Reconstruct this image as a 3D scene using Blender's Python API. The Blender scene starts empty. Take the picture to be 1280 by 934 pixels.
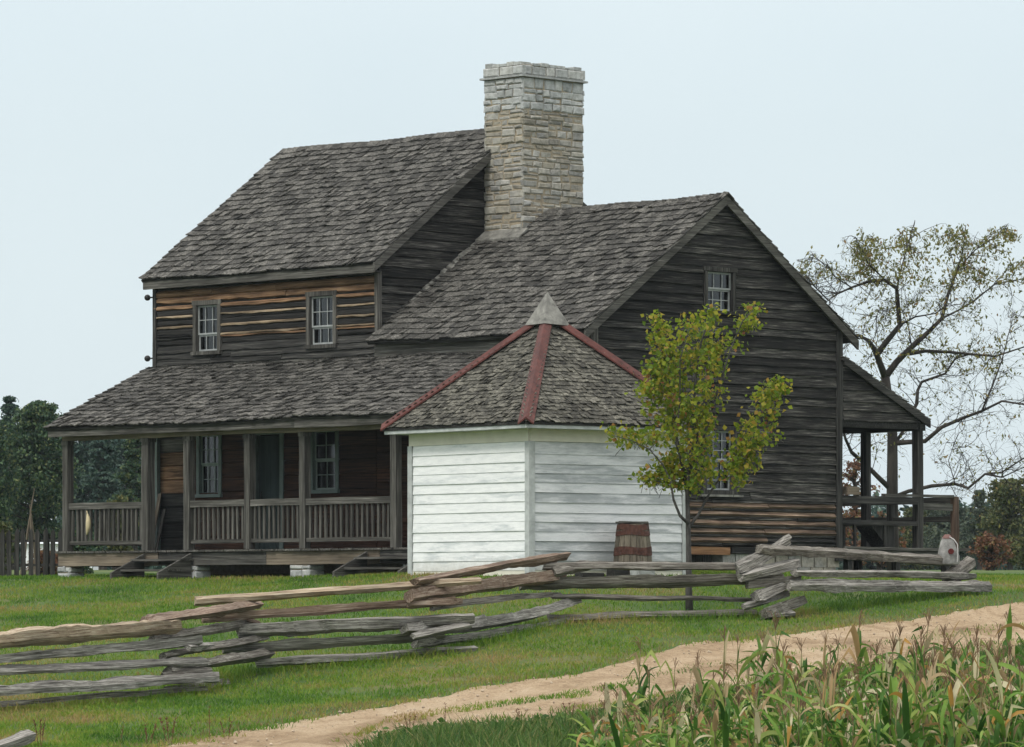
import bpy, bmesh, math, random
import numpy as np
from mathutils import Vector, Matrix, noise as mnoise
R = random.Random(7)
F, CX, HY = 5700.0, 640.0, 750.0          # focal length in px of a 1280 px wide frame, image centre x, eye-level row
scene = bpy.context.scene
COL = scene.collection
G = 0.45                                   # level of the yard round the house (eye = 0)

def PX(x, y, Y):
    return Vector(((x-CX)*Y/F, Y, (HY-y)*Y/F))

# ------------------------------------------------------------------ helpers
def tag(o, label=None, cat=None, group=None, kind=None):
    if label: o['label'] = label
    if cat: o['category'] = cat
    if group: o['group'] = group
    if kind: o['kind'] = kind
    return o

def empty(name, loc, rz=0.0):
    o = bpy.data.objects.new(name, None); COL.objects.link(o)
    o.location = loc; o.rotation_euler = (0, 0, rz); o.empty_display_size = .3
    return o

class MB:
    def __init__(s, T=None):
        s.v = []; s.f = []; s.m = []; s.T = T
    def add(s, pts, faces, mat=0):
        b = len(s.v)
        if s.T: pts = [s.T(*p) for p in pts]
        s.v += [tuple(p) for p in pts]
        for f in faces:
            s.f.append([b+i for i in f]); s.m.append(mat)
    def box(s, x0, x1, y0, y1, z0, z1, mat=0):
        s.add([(x0,y0,z0),(x1,y0,z0),(x1,y1,z0),(x0,y1,z0),(x0,y0,z1),(x1,y0,z1),(x1,y1,z1),(x0,y1,z1)],
              [(0,3,2,1),(4,5,6,7),(0,1,5,4),(1,2,6,5),(2,3,7,6),(3,0,4,7)], mat)
    def hexa(s, p, mat=0):
        s.add(p, [(0,3,2,1),(4,5,6,7),(0,1,5,4),(1,2,6,5),(2,3,7,6),(3,0,4,7)], mat)
    def wbox(s, x0, x1, y0, y1, z0, z1, j=.008, mat=0, n=1):
        """weathered timber: a box with slightly crooked edges, split along its longest side"""
        d = [x1-x0, y1-y0, z1-z0]; ax = d.index(max(d)); k = max(2, int(max(d)/.45)+1)
        lo = [x0,y0,z0]; hi = [x1,y1,z1]
        o = [i for i in range(3) if i != ax]
        pts = []; off = [R.uniform(-j,j) for _ in range(2)]
        for i in range(k+1):
            a = lo[ax]+d[ax]*i/k
            off = [q*.6+R.uniform(-j,j) for q in off]
            for (p, q) in ((0,0),(1,0),(1,1),(0,1)):
                c = [0,0,0]; c[ax] = a
                c[o[0]] = (hi if p else lo)[o[0]]+off[0]+R.uniform(-j,j)*.4
                c[o[1]] = (hi if q else lo)[o[1]]+off[1]+R.uniform(-j,j)*.4
                pts.append(c)
        fs = [(0,1,2,3)]
        for i in range(k):
            b = i*4
            for q in range(4):
                fs.append((b+q, b+4+q, b+4+(q+1)%4, b+(q+1)%4))
        fs.append((k*4+3, k*4+2, k*4+1, k*4))
        s.add(pts, fs, mat)
    def tube(s, pts, rad, n=6, mat=0, irr=0.0):
        pts = [Vector(p) for p in pts]
        vs = []; up = Vector((0,0,1)); prev = None
        for i, p in enumerate(pts):
            a = pts[max(i-1,0)]; b = pts[min(i+1,len(pts)-1)]
            d = (b-a).normalized() if (b-a).length > 1e-6 else up
            if prev is None:
                prev = d.orthogonal().normalized()
            u = (prev-d*prev.dot(d))
            u = u.normalized() if u.length > 1e-5 else d.orthogonal().normalized()
            prev = u; w = d.cross(u)
            r = rad[i] if hasattr(rad, '__len__') else rad
            for k in range(n):
                t = 2*math.pi*k/n; rr = r*(1+R.uniform(-irr, irr))
                vs.append(p+u*math.cos(t)*rr+w*math.sin(t)*rr)
        fs = []
        for i in range(len(pts)-1):
            for k in range(n):
                fs.append((i*n+k, i*n+(k+1)%n, (i+1)*n+(k+1)%n, (i+1)*n+k))
        fs.append(tuple(range(n-1,-1,-1))); fs.append(tuple((len(pts)-1)*n+k for k in range(n)))
        s.add(vs, fs, mat)
    def build(s, name, mats, parent=None, loc=(0,0,0), smooth=False, recalc=True):
        me = bpy.data.meshes.new(name)
        me.from_pydata(s.v, [], s.f)
        if not isinstance(mats, (list, tuple)): mats = [mats]
        for m in mats: me.materials.append(m)
        if len(mats) > 1: me.polygons.foreach_set('material_index', s.m)
        if smooth: me.polygons.foreach_set('use_smooth', [True]*len(me.polygons))
        if recalc:
            bm = bmesh.new(); bm.from_mesh(me)
            bmesh.ops.recalc_face_normals(bm, faces=bm.faces); bm.to_mesh(me); bm.free()
        me.update()
        o = bpy.data.objects.new(name, me); COL.objects.link(o)
        o.location = loc
        if parent: o.parent = parent
        return o

# ------------------------------------------------------------------ materials
def nmat(name):
    m = bpy.data.materials.new(name); m.use_nodes = True
    nt = m.node_tree; b = nt.nodes['Principled BSDF']
    b.inputs['Specular IOR Level'].default_value = .25
    return m, nt, b
def ramp(nt, stops, fac):
    r = nt.nodes.new('ShaderNodeValToRGB'); e = r.color_ramp.elements
    while len(e) < len(stops): e.new(.5)
    for k, (p, c) in enumerate(stops):
        e[k].position = p; e[k].color = (*c, 1)
    nt.links.new(fac, r.inputs[0]); return r.outputs[0]
def math_n(nt, op, a, b=None, c=None):
    n = nt.nodes.new('ShaderNodeMath'); n.operation = op
    for i, q in enumerate((a, b, c)):
        if q is None: continue
        if isinstance(q, (int, float)): n.inputs[i].default_value = q
        else: nt.links.new(q, n.inputs[i])
    return n.outputs[0]
def noise_n(nt, vec, scale, detail=5, rough=.6, dist=0):
    n = nt.nodes.new('ShaderNodeTexNoise'); n.inputs['Scale'].default_value = scale
    n.inputs['Detail'].default_value = detail; n.inputs['Roughness'].default_value = rough
    n.inputs['Distortion'].default_value = dist
    nt.links.new(vec, n.inputs['Vector']); return n.outputs[0]
def coord(nt, world=False, scale=(1,1,1), jitter=None):
    if world: src = nt.nodes.new('ShaderNodeNewGeometry').outputs['Position']
    else: src = nt.nodes.new('ShaderNodeTexCoord').outputs['Object']
    if jitter is not None:
        v = nt.nodes.new('ShaderNodeVectorMath'); v.operation = 'ADD'
        c = nt.nodes.new('ShaderNodeCombineXYZ')
        q = math_n(nt, 'MULTIPLY', jitter, 41.0)
        for i in range(3): nt.links.new(q, c.inputs[i])
        nt.links.new(src, v.inputs[0]); nt.links.new(c.outputs[0], v.inputs[1]); src = v.outputs[0]
    mp = nt.nodes.new('ShaderNodeMapping'); mp.inputs['Scale'].default_value = scale
    nt.links.new(src, mp.inputs['Vector']); return mp.outputs[0]
def island(nt): return nt.nodes.new('ShaderNodeNewGeometry').outputs['Random Per Island']
def mixc(nt, mode, fac, a, b):
    n = nt.nodes.new('ShaderNodeMix'); n.data_type = 'RGBA'; n.blend_type = mode
    for i, q in ((0, fac), (6, a), (7, b)):
        if isinstance(q, (int, float)): n.inputs[i].default_value = q
        elif isinstance(q, tuple): n.inputs[i].default_value = (*q, 1)
        else: nt.links.new(q, n.inputs[i])
    return n.outputs[2]
def bump_n(nt, b, h, strength=.4, dist=.01):
    n = nt.nodes.new('ShaderNodeBump'); n.inputs['Strength'].default_value = strength
    n.inputs['Distance'].default_value = dist
    nt.links.new(h, n.inputs['Height']); nt.links.new(n.outputs[0], b.inputs['Normal'])
AX = {'x': 0, 'y': 1, 'z': 2}
def wood(name, stops, axis='x', scale=38, stretch=36, isl=.4, rough=.88, stain=.5, bump=.5):
    m, nt, b = nmat(name)
    ri = island(nt)
    sc = [scale]*3; sc[AX[axis]] = scale/stretch
    v = coord(nt, scale=tuple(sc), jitter=ri)
    n1 = noise_n(nt, v, 1.0, 8, .68)
    v2 = coord(nt, scale=(1,1,1))
    sc2 = [3.2]*3; sc2[AX[axis]] = .9
    v2 = coord(nt, scale=tuple(sc2))
    n2 = noise_n(nt, v2, 1.0, 4, .55)
    c = ramp(nt, stops, n1)
    st = ramp(nt, [(.3, (1-stain,)*3), (.62, (1.12, 1.12, 1.12))], n2)
    c = mixc(nt, 'MULTIPLY', 1.0, c, st)
    k = math_n(nt, 'MULTIPLY_ADD', ri, isl*1.4, 1-isl*.7)
    h = nt.nodes.new('ShaderNodeHueSaturation'); nt.links.new(c, h.inputs['Color']); nt.links.new(k, h.inputs['Value'])
    nt.links.new(h.outputs[0], b.inputs['Base Color'])
    b.inputs['Roughness'].default_value = rough
    bump_n(nt, b, n1, bump, .012)
    return m
def leafmat(name, stops, trans=.35, objrand=False, patch=None):
    m, nt, b = nmat(name)
    r = island(nt)
    if objrand:
        oi = nt.nodes.new('ShaderNodeObjectInfo').outputs['Random']
        r = math_n(nt, 'FRACT', math_n(nt, 'ADD', r, math_n(nt, 'MULTIPLY', oi, .37)))
    if patch:
        n = noise_n(nt, coord(nt, world=True, scale=(1,.6,1)), patch, 6, .62)
        r = math_n(nt, 'ADD', math_n(nt, 'MULTIPLY', r, .42), math_n(nt, 'MULTIPLY_ADD', n, 2.6, -.98))
    c = ramp(nt, stops, r)
    nt.links.new(c, b.inputs['Base Color']); b.inputs['Roughness'].default_value = .6
    t = nt.nodes.new('ShaderNodeBsdfTranslucent'); nt.links.new(c, t.inputs['Color'])
    mx = nt.nodes.new('ShaderNodeMixShader'); mx.inputs[0].default_value = trans
    nt.links.new(b.outputs[0], mx.inputs[1]); nt.links.new(t.outputs[0], mx.inputs[2])
    nt.links.new(mx.outputs[0], nt.nodes['Material Output'].inputs['Surface'])
    return m
def plain(name, col, rough=.8, var=.2, scale=8, metal=0, bump=.2):
    m, nt, b = nmat(name)
    n = noise_n(nt, coord(nt), scale, 6, .65)
    c = ramp(nt, [(.3, tuple(q*(1-var) for q in col)), (.7, tuple(min(1, q*(1+var)) for q in col))], n)
    nt.links.new(c, b.inputs['Base Color']); b.inputs['Roughness'].default_value = rough
    b.inputs['Metallic'].default_value = metal
    bump_n(nt, b, n, bump, .01)
    return m

DARKG = [(.34, (.007,.007,.0065)), (.47, (.026,.025,.023)), (.60, (.060,.058,.052)), (.70, (.12,.115,.10))]
M = {}
for a in 'xyz':
    M['dark_'+a] = wood('weathered_dark_wood_'+a, DARKG, a, isl=.5)
    M['grey_'+a] = wood('weathered_grey_wood_'+a, [(.32, (.022,.020,.018)), (.47, (.070,.066,.058)), (.58, (.12,.115,.102)), (.70, (.22,.21,.19))], a)
    M['tan_'+a] = wood('bare_tan_wood_'+a, [(.28, (.07,.055,.040)), (.5, (.19,.155,.115)), (.72, (.29,.24,.18))], a)
M['brown_z'] = wood('brown_post_wood', [(.28, (.03,.02,.016)), (.5, (.09,.058,.042)), (.72, (.16,.11,.08))], 'z')
M['gable_dark'] = wood('gable_siding', [(.34, (.005,.0048,.0045)), (.47, (.017,.016,.0145)), (.56, (.055,.052,.046)), (.66, (.165,.157,.137))], 'y', scale=58, stretch=34, isl=.9, stain=.6)
M['orange_x'] = wood('orange_brown_log', [(.30, (.04,.025,.016)), (.45, (.21,.118,.066)), (.66, (.42,.26,.155))], 'x', scale=30, stretch=26, isl=.45, stain=.7)
M['orange_y'] = wood('orange_brown_log_side', [(.33, (.035,.026,.02)), (.46, (.16,.105,.072)), (.56, (.27,.19,.135)), (.66, (.40,.31,.23))], 'y', scale=30, stretch=26, isl=.5, stain=.6)
M['orange_board'] = wood('orange_board', [(.32, (.10,.05,.026)), (.48, (.24,.125,.062)), (.66, (.36,.21,.11))], 'y', isl=.1, stain=.2)
M['pale_x'] = wood('pale_split_wood', [(.30, (.05,.035,.022)), (.46, (.27,.20,.13)), (.66, (.48,.39,.28))], 'x', scale=26, stretch=12, isl=.4, stain=.85)
M['black_x'] = wood('charred_black_log', [(.28, (.006,.006,.006)), (.5, (.022,.021,.020)), (.75, (.06,.055,.048))], 'x', isl=.3)  # near-black tone for the gap rows and dark logs
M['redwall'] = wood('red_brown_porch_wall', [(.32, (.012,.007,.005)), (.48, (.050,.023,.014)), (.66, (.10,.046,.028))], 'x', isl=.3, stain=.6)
M['shingle'] = wood('weathered_shingle', [(.30, (.013,.012,.011)), (.47, (.056,.053,.047)), (.68, (.150,.143,.128))], 'x', scale=24, stretch=1.0, isl=.8, stain=.3, bump=.4)
M['shingle_fine'] = wood('mossy_shingle', [(.29, (.022,.021,.017)), (.48, (.078,.074,.060)), (.70, (.18,.17,.14))], 'x', scale=24, stretch=1.0, isl=.75, stain=.45, bump=.4)
M['pane'] = None
def stone_mat(name, stops, isl=.35):
    m, nt, b = nmat(name)
    ri = island(nt)
    v = coord(nt, jitter=ri)
    n = noise_n(nt, v, 9, 8, .7); n2 = noise_n(nt, v, 2.2, 3, .5)
    q = math_n(nt, 'ADD', math_n(nt, 'MULTIPLY', ri, .55), math_n(nt, 'MULTIPLY', n2, .45))
    c = ramp(nt, stops, q)
    st = ramp(nt, [(.3, (.55,.55,.53)), (.6, (1.05,1.05,1.05))], n)
    c = mixc(nt, 'MULTIPLY', 1.0, c, st)
    nt.links.new(c, b.inputs['Base Color']); b.inputs['Roughness'].default_value = .95
    bump_n(nt, b, n, .8, .03)
    return m
M['stone_tan'] = stone_mat('tan_fieldstone', [(.15, (.20,.19,.17)), (.35, (.34,.31,.25)), (.5, (.27,.265,.25)), (.62, (.38,.36,.31)), (.85, (.41,.405,.385))])
M['stone_grey'] = stone_mat('pale_grey_stone', [(.2, (.33,.34,.335)), (.5, (.44,.45,.44)), (.8, (.50,.50,.475))])
M['mortar'] = plain('mortar', (.30,.25,.18), .95, .35, 12)
M['red_metal'] = None
def paint(name, base, worn, amt, axis, seed=0, rust=None):
    m, nt, b = nmat(name)
    ri = island(nt)
    sc = [9]*3; sc[AX[axis]] = 1.3
    n = noise_n(nt, coord(nt, scale=tuple(sc), jitter=ri), 1.0, 8, .7)
    n2 = noise_n(nt, coord(nt, scale=(.7,.7,5.0)), 1.0, 5, .65)
    k = math_n(nt, 'ADD', math_n(nt, 'ADD', n, math_n(nt, 'MULTIPLY', n2, .8)), math_n(nt, 'MULTIPLY', ri, .35))
    f2 = nt.nodes.new('ShaderNodeMapRange'); f2.inputs[1].default_value = 1.30-amt*.30; f2.inputs[2].default_value = 1.42-amt*.20
    nt.links.new(k, f2.inputs[0])
    c = mixc(nt, 'MIX', f2.outputs[0], base, worn)
    sz = nt.nodes.new('ShaderNodeSeparateXYZ'); nt.links.new(coord(nt), sz.inputs[0])
    dz = nt.nodes.new('ShaderNodeMapRange'); dz.inputs[1].default_value = .85; dz.inputs[2].default_value = .42; dz.inputs[3].default_value = -.25; dz.inputs[4].default_value = .55
    nt.links.new(sz.outputs[2], dz.inputs[0]); sp_n = noise_n(nt, coord(nt), 7, 6, .7)
    df = math_n(nt, 'ADD', dz.outputs[0], math_n(nt, 'MULTIPLY_ADD', sp_n, .9, -.45)); dcl = nt.nodes.new('ShaderNodeClamp'); nt.links.new(df, dcl.inputs[0])
    c = mixc(nt, 'MIX', dcl.outputs[0], c, (.36,.34,.27))
    fine = noise_n(nt, coord(nt, scale=tuple(3*q for q in sc)), 1.0, 5, .7)
    c = mixc(nt, 'MULTIPLY', 1.0, c, ramp(nt, [(.3, (.82,.83,.84)), (.6, (1,1,1))], fine))
    nt.links.new(c, b.inputs['Base Color']); b.inputs['Roughness'].default_value = .65
    bump_n(nt, b, n, .25, .006)
    return m
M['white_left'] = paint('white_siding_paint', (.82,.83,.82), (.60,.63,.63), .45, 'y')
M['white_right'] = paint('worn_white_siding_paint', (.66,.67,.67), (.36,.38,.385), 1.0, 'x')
M['ivory'] = plain('ivory_paint', (.66,.63,.53), .7, .08, 4, bump=.05)
M['trim_grey'] = plain('grey_trim_paint', (.42,.44,.43), .75, .25, 6)
M['red_metal'] = plain('red_painted_tin', (.085,.026,.020), .6, .5, 7, bump=.1)
M['tin'] = plain('dull_tin', (.19,.185,.165), .6, .6, 6, metal=.2)
M['window_green'] = plain('grey_green_window_paint', (.16,.20,.185), .7, .15, 6)
M['sash_white'] = plain('chalky_white_sash_paint', (.30,.315,.31), .7, .3, 9)
M['sash_green'] = plain('pale_green_sash_paint', (.27,.32,.30), .7, .12, 9)
M['curtain'] = plain('blue_grey_curtain', (.065,.072,.068), .95, .1, 3)
M['door_paint'] = wood('dark_green_door_paint', [(.3, (.020,.032,.032)), (.6, (.045,.062,.060))], 'z', isl=.3)
def glass():
    m, nt, b = nmat('old_window_glass')
    tr = nt.nodes.new('ShaderNodeBsdfTransparent'); tr.inputs[0].default_value = (.42,.45,.46,1)
    gl = nt.nodes.new('ShaderNodeBsdfGlossy'); gl.inputs['Roughness'].default_value = .06
    mx = nt.nodes.new('ShaderNodeMixShader'); mx.inputs[0].default_value = .08
    nt.links.new(tr.outputs[0], mx.inputs[1]); nt.links.new(gl.outputs[0], mx.inputs[2])
    nt.links.new(mx.outputs[0], nt.nodes['Material Output'].inputs['Surface'])
    return m
M['pane'] = glass()
M['dark_inside'] = plain('dark_interior_cloth', (.02,.02,.022), .9, .1)
M['iron'] = plain('dark_iron', (.03,.03,.03), .5, .2)
M['bark'] = wood('tree_bark', [(.3, (.03,.028,.026)), (.5, (.075,.070,.064)), (.72, (.13,.125,.115))], 'z', scale=30, stretch=5, isl=.1)
M['bark_far'] = wood('dark_bark', [(.3, (.02,.018,.016)), (.6, (.06,.052,.045))], 'z', scale=10, stretch=5, isl=.1)

# ------------------------------------------------------------------ terrain
ctrl = []   # (x_px, y_px, Y)
for q in [(0,934,50),(0,880,58),(0,800,67),(0,742,80),(0,722,88),(225,868,60),(290,843,62.5),(560,816,63.5),(700,776,67),(960,771,68.8),
          (1190,738,73),(560,878,56),(560,925,50.5),(700,846,58.5),(700,890,53),(960,797,64.5),(960,840,58.5),(1190,766,69),(1190,806,62.5),
          (1280,753,71),(1280,800,64),(1280,722,88),(513,716,75.7),(662,719,73.5),(857,718,76),(400,717,83),(84,719,86.7),(1050,717,84.5),
          (862,764,69.5),(1150,716,90),(300,934,49.5),(700,925,49),(1000,920,49),(1280,905,49),(-300,720,88),(-300,900,55),(-300,800,66),
          (1600,722,88),(1600,745,71),(1600,820,60),(100,760,75),(350,745,75)]:
    p = PX(*q); ctrl.append((p.x, p.y, p.z))
for X in (-18, -9, 0, 9, 18):
    ctrl += [(X, 46, -1.62), (X, 38, -1.66), (X, 25, -1.66), (X, 0, -1.66), (X, 97, .53), (X, 112, .68), (X, 150, 1.0), (X, 165, 1.02)]
CP = np.array(ctrl)
def tps(r2): return r2*np.log(r2+1e-9)*.5
def fit():
    n = len(CP); D = ((CP[:, None, :2]-CP[None, :, :2])**2).sum(-1)
    K = tps(D)+np.eye(n)*2.0
    Pm = np.hstack([np.ones((n, 1)), CP[:, :2]])
    A = np.zeros((n+3, n+3)); A[:n, :n] = K; A[:n, n:] = Pm; A[n:, :n] = Pm.T
    return np.linalg.solve(A, np.concatenate([CP[:, 2], np.zeros(3)]))
WT = fit()
def terr_np(X, Y):
    X = np.asarray(X, float); Y = np.asarray(Y, float)
    Xc = np.clip(X, -17, 17); Yc = np.clip(Y, 2, 160)
    out = np.empty(Xc.shape); fx = Xc.ravel(); fy = Yc.ravel(); fo = np.empty(fx.shape)
    for s in range(0, len(fx), 20000):
        a = fx[s:s+20000]; b = fy[s:s+20000]
        D = (a[:, None]-CP[None, :, 0])**2+(b[:, None]-CP[None, :, 1])**2
        fo[s:s+20000] = tps(D)@WT[:-3]+WT[-3]+WT[-2]*a+WT[-1]*b
    return fo.reshape(Xc.shape)
def terr(x, y): return float(terr_np(np.array([x]), np.array([y]))[0])
YS = np.arange(35, 130, .1)
def on_ground(px, py):
    X = (px-CX)/F*YS; z = (HY-py)/F*YS; t = terr_np(X, YS)
    k = np.argmax(z <= t) if (z <= t).any() else 0
    # the nearest place where the ray, coming from the eye, meets the ground
    return Vector((X[k], YS[k], t[k]))

def ground_mat():
    m, nt, b = nmat('lawn_soil')
    w = coord(nt, world=True)
    n = noise_n(nt, w, .35, 5, .6); n2 = noise_n(nt, w, 9, 6, .7)
    q = math_n(nt, 'ADD', math_n(nt, 'MULTIPLY', n, .65), math_n(nt, 'MULTIPLY', n2, .35))
    c = ramp(nt, [(.3, (.025,.055,.010)), (.50, (.055,.10,.018)), (.60, (.11,.11,.035)), (.70, (.20,.145,.08))], q)
    nt.links.new(c, b.inputs['Base Color']); b.inputs['Roughness'].default_value = .95
    bump_n(nt, b, n2, .6, .03)
    return m
def grid_axis(dense0, dense1, step, far0, far1):
    a = list(np.arange(dense0, dense1+1e-6, step)); s = step
    x = dense0; left = []
    while x > far0: s *= 1.35; x -= s; left.append(max(x, far0))
    s = step; x = dense1; right = []
    while x < far1: s *= 1.35; x += s; right.append(min(x, far1))
    return np.array(sorted(left)+a+right)
gx = grid_axis(-17, 17, .25, -1500, 1500); gy = grid_axis(34, 100, .25, -30, 3000)
XX, YY = np.meshgrid(gx, gy); ZZ = terr_np(XX, YY)
bumpy = np.array([mnoise.noise((x*.9, y*.9, 0))*.018 if 30 < y < 110 and abs(x) < 20 else 0 for x, y in zip(XX.ravel(), YY.ravel())])
nx = len(gx); ny = len(gy)
GZ = (ZZ.ravel()+bumpy-.03).reshape(ny, nx)
def surf_np(X, Y):
    """height of the ground mesh itself, for what grows out of it"""
    i = np.clip(np.searchsorted(gx, X)-1, 0, nx-2); j = np.clip(np.searchsorted(gy, Y)-1, 0, ny-2)
    u = (X-gx[i])/(gx[i+1]-gx[i]); v = (Y-gy[j])/(gy[j+1]-gy[j])
    return GZ[j,i]*(1-u)*(1-v)+GZ[j,i+1]*u*(1-v)+GZ[j+1,i]*(1-u)*v+GZ[j+1,i+1]*u*v-.004
me = bpy.data.meshes.new('ground')
me.from_pydata(np.stack([XX.ravel(), YY.ravel(), ZZ.ravel()+bumpy-.03], 1).tolist(), [],
               [(j*nx+i, j*nx+i+1, (j+1)*nx+i+1, (j+1)*nx+i) for j in range(ny-1) for i in range(nx-1)])
me.polygons.foreach_set('use_smooth', [True]*len(me.polygons))
ground = bpy.data.objects.new('ground', me); COL.objects.link(ground); me.materials.append(ground_mat())
tag(ground, kind='structure')

# ---- dirt road
far_e = [(-120,985),(60,958),(190,935),(330,908),(440,890),(538,873),(604,857),(653,851),(719,843),(752,834),(817,818),(850,805),(921,800),(993,792),(1077,781),(1162,771),(1238,757),(1280,752),(1400,737),(1560,722)]
near_e = [(-120,1110),(120,1040),(300,985),(440,940),(500,922),(584,908),(670,899),(748,888),(850,870),(1000,846),(1162,824),(1280,806),(1400,790),(1560,770)]
def resample(pts, n):
    P = [Vector((p.x, p.y, 0)) for p in pts]
    L = [0]
    for a, b in zip(P, P[1:]): L.append(L[-1]+(b-a).length)
    out = []; k = 0
    for i in range(n):
        s = L[-1]*i/(n-1)
        while k < len(L)-2 and L[k+1] < s: k += 1
        t = (s-L[k])/max(1e-6, L[k+1]-L[k]); out.append(P[k].lerp(P[k+1], t))
    return out
NR = 420
def interp(tab, x): return np.interp(x, [q[0] for q in tab], [q[1] for q in tab])
pxs = np.linspace(-110, 1550, NR)
fe = [on_ground(q, interp(far_e, q)) for q in pxs]; ne = [on_ground(q, interp(near_e, q)) for q in pxs]
fe_a = np.array([(p.x, p.y) for p in fe]); ne_a = np.array([(p.x, p.y) for p in ne])
rv = []; NW = 14
for i in range(NR):
    a = fe_a[i]; b = ne_a[i]
    e0 = mnoise.noise((i*.11, 0, 3))*.45+mnoise.noise((i*.5, 0, 9))*.2; e1 = mnoise.noise((i*.13, 7, 3))*.5+mnoise.noise((i*.5, 5, 9))*.2
    d = (b-a)/max(.01, np.linalg.norm(b-a)); a = a+d*e0; b = b+d*e1
    for j in range(NW+1):
        t = j/NW; p = a*(1-t)+b*t
        rut = -.03*(math.exp(-((t-.25)/.13)**2)+math.exp(-((t-.75)/.13)**2))+.02*math.exp(-((t-.5)/.12)**2)
        rv.append((p[0], p[1], rut+mnoise.noise((p[0]*3, p[1]*3, 1))*.012))
rva = np.array(rv); rva[:, 2] += terr_np(rva[:, 0], rva[:, 1])+.022
rva[0::NW+1, 2] -= .03; rva[NW::NW+1, 2] -= .03
def road_mat():
    m, nt, b = nmat('packed_dirt')
    w = coord(nt, world=True); w2 = coord(nt, world=True, scale=(1,.45,1))
    n = noise_n(nt, w2, .9, 6, .65, .6); n2 = noise_n(nt, w, 11, 8, .8); n3 = noise_n(nt, w, 45, 3, .6)
    q = math_n(nt, 'ADD', math_n(nt, 'MULTIPLY', n, .55), math_n(nt, 'MULTIPLY', n2, .45))
    c = ramp(nt, [(.36, (.17,.105,.055)), (.44, (.34,.235,.135)), (.53, (.52,.385,.245)), (.66, (.62,.50,.355))], q)
    c = mixc(nt, 'MULTIPLY', 1.0, c, ramp(nt, [(.32, (.55,.50,.45)), (.5, (1.0,1.0,1.0))], n3))
    nt.links.new(c, b.inputs['Base Color']); b.inputs['Roughness'].default_value = .95
    bump_n(nt, b, n2, 1.0, .06)
    return m
me = bpy.data.meshes.new('dirt_road')
me.from_pydata(rva.tolist(), [], [(i*(NW+1)+j, i*(NW+1)+j+1, (i+1)*(NW+1)+j+1, (i+1)*(NW+1)+j) for i in range(NR-1) for j in range(NW)])
me.polygons.foreach_set('use_smooth', [True]*len(me.polygons)); me.materials.append(road_mat())
road = bpy.data.objects.new('dirt_road', me); COL.objects.link(road); tag(road, kind='structure')
def road_pos(X, Y):
    """place across the road: -1 at its far edge, 1 at its near edge"""
    X = np.asarray(X, float); Y = np.asarray(Y, float)
    px = X/Y*F+CX
    yf = np.interp(px, pxs, fe_a[:, 1]); yn = np.interp(px, pxs, ne_a[:, 1])
    return (yf-Y)/(yf-yn)*2-1

# ------------------------------------------------------------------ HOUSE
HO = Vector((1.404, 80.0, G)); HR = -math.pi/4
house = empty('log_farmhouse', HO, HR)
tag(house, 'old dark weathered log farmhouse with shake roofs, long railed porch and tall stone chimney', 'house')
def hb(mb, name, mats, parent=None, **k):
    """link a part of the house; part coordinates are measured from eye level"""
    if parent is None: return mb.build(name, mats, house, (0,0,-G), **k)
    return mb.build(name, mats, parent, (0,0,0), **k)
def hworld(x, y, z): 
    c, s = math.cos(HR), math.sin(HR)
    return Vector((HO.x+x*c-y*s, HO.y+x*s+y*c, z))

def front(pl):  return lambda a, o, z: (a, pl-o, z)
def back(pl):   return lambda a, o, z: (a, pl+o, z)
def right(pl):  return lambda a, o, z: (pl+o, a, z)
def left(pl):   return lambda a, o, z: (pl-o, a, z)

LAP = [(.044, 0), (.040, .12), (.010, 1)]
LOG = [(.0, 0), (.035, .12), (.05, .35), (.045, .75), (.0, 1)]
def rows(mb, z0, z1, h, mat, jit=.25, prof=LAP):
    out = []; z = z0
    while z < z1-1e-4:
        hh = h*(1+R.uniform(-jit, jit))
        if z+hh > z1-h*.4: hh = z1-z
        out.append((z, z+hh, mat, prof)); z += hh
    return out
def boards(mb, rws, ext, openings=(), wave=.010, joint=3.2, thick=.10, step=.3):
    for (z0, z1, mat, prof) in rws:
        a0, b0 = ext(z0); a1, b1 = ext(z1)
        if b0-a0 < .06: continue
        segs = [(a0, b0)]
        for (oa, ob, oz0, oz1) in openings:
            ov = min(z1, oz1)-max(z0, oz0)
            if ov > .45*(z1-z0):
                ns = []
                for (p, q) in segs:
                    if ob <= p or oa >= q: ns.append((p, q))
                    else:
                        if oa-p > .02: ns.append((p, oa))
                        if q-ob > .02: ns.append((ob, q))
                segs = ns
        fin = []
        for (p, q) in segs:
            while q-p > joint*1.5:
                c = p+joint*R.uniform(.6, 1.2); fin.append((p, c)); p = c
            fin.append((p, q))
        for (p, q) in fin:
            q = q-.008*(thick > .05); n = max(1, int((q-p)/step)); m_ = mat if not isinstance(mat, (list, tuple)) else R.choice(mat)
            pts = []; np_ = len(prof)+2; sh = R.uniform(-.004, .006); wz = R.uniform(-1, 1)*wave
            for i in range(n+1):
                t = i/n; a = p+(q-p)*t
                wz = wz*.75+R.uniform(-1, 1)*wave*.6; wo = R.uniform(-1, 1)*.003
                def cl(av, f):   # slanted ends follow the rake
                    lo = a0+(a1-a0)*f; hi = b0+(b1-b0)*f
                    return min(max(av, lo), hi)
                for k, (o, f) in enumerate(prof):
                    e = 1.0 if k < len(prof)-1 else 0.3
                    pts.append((cl(a, f), o+sh+wo, z0+(z1-z0)*f+wz*e*(1 if f < .5 else .5)))
                pts.append((cl(a, 1), -thick, z1)); pts.append((cl(a, 0), -thick, z0))
            fs = []
            for i in range(n):
                for k in range(np_):
                    fs.append((i*np_+k, i*np_+(k+1) % np_, (i+1)*np_+(k+1) % np_, (i+1)*np_+k))
            fs.append(tuple(range(np_))); fs.append(tuple(n*np_+k for k in range(np_)))
            mb.add(pts, fs, m_)

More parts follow.
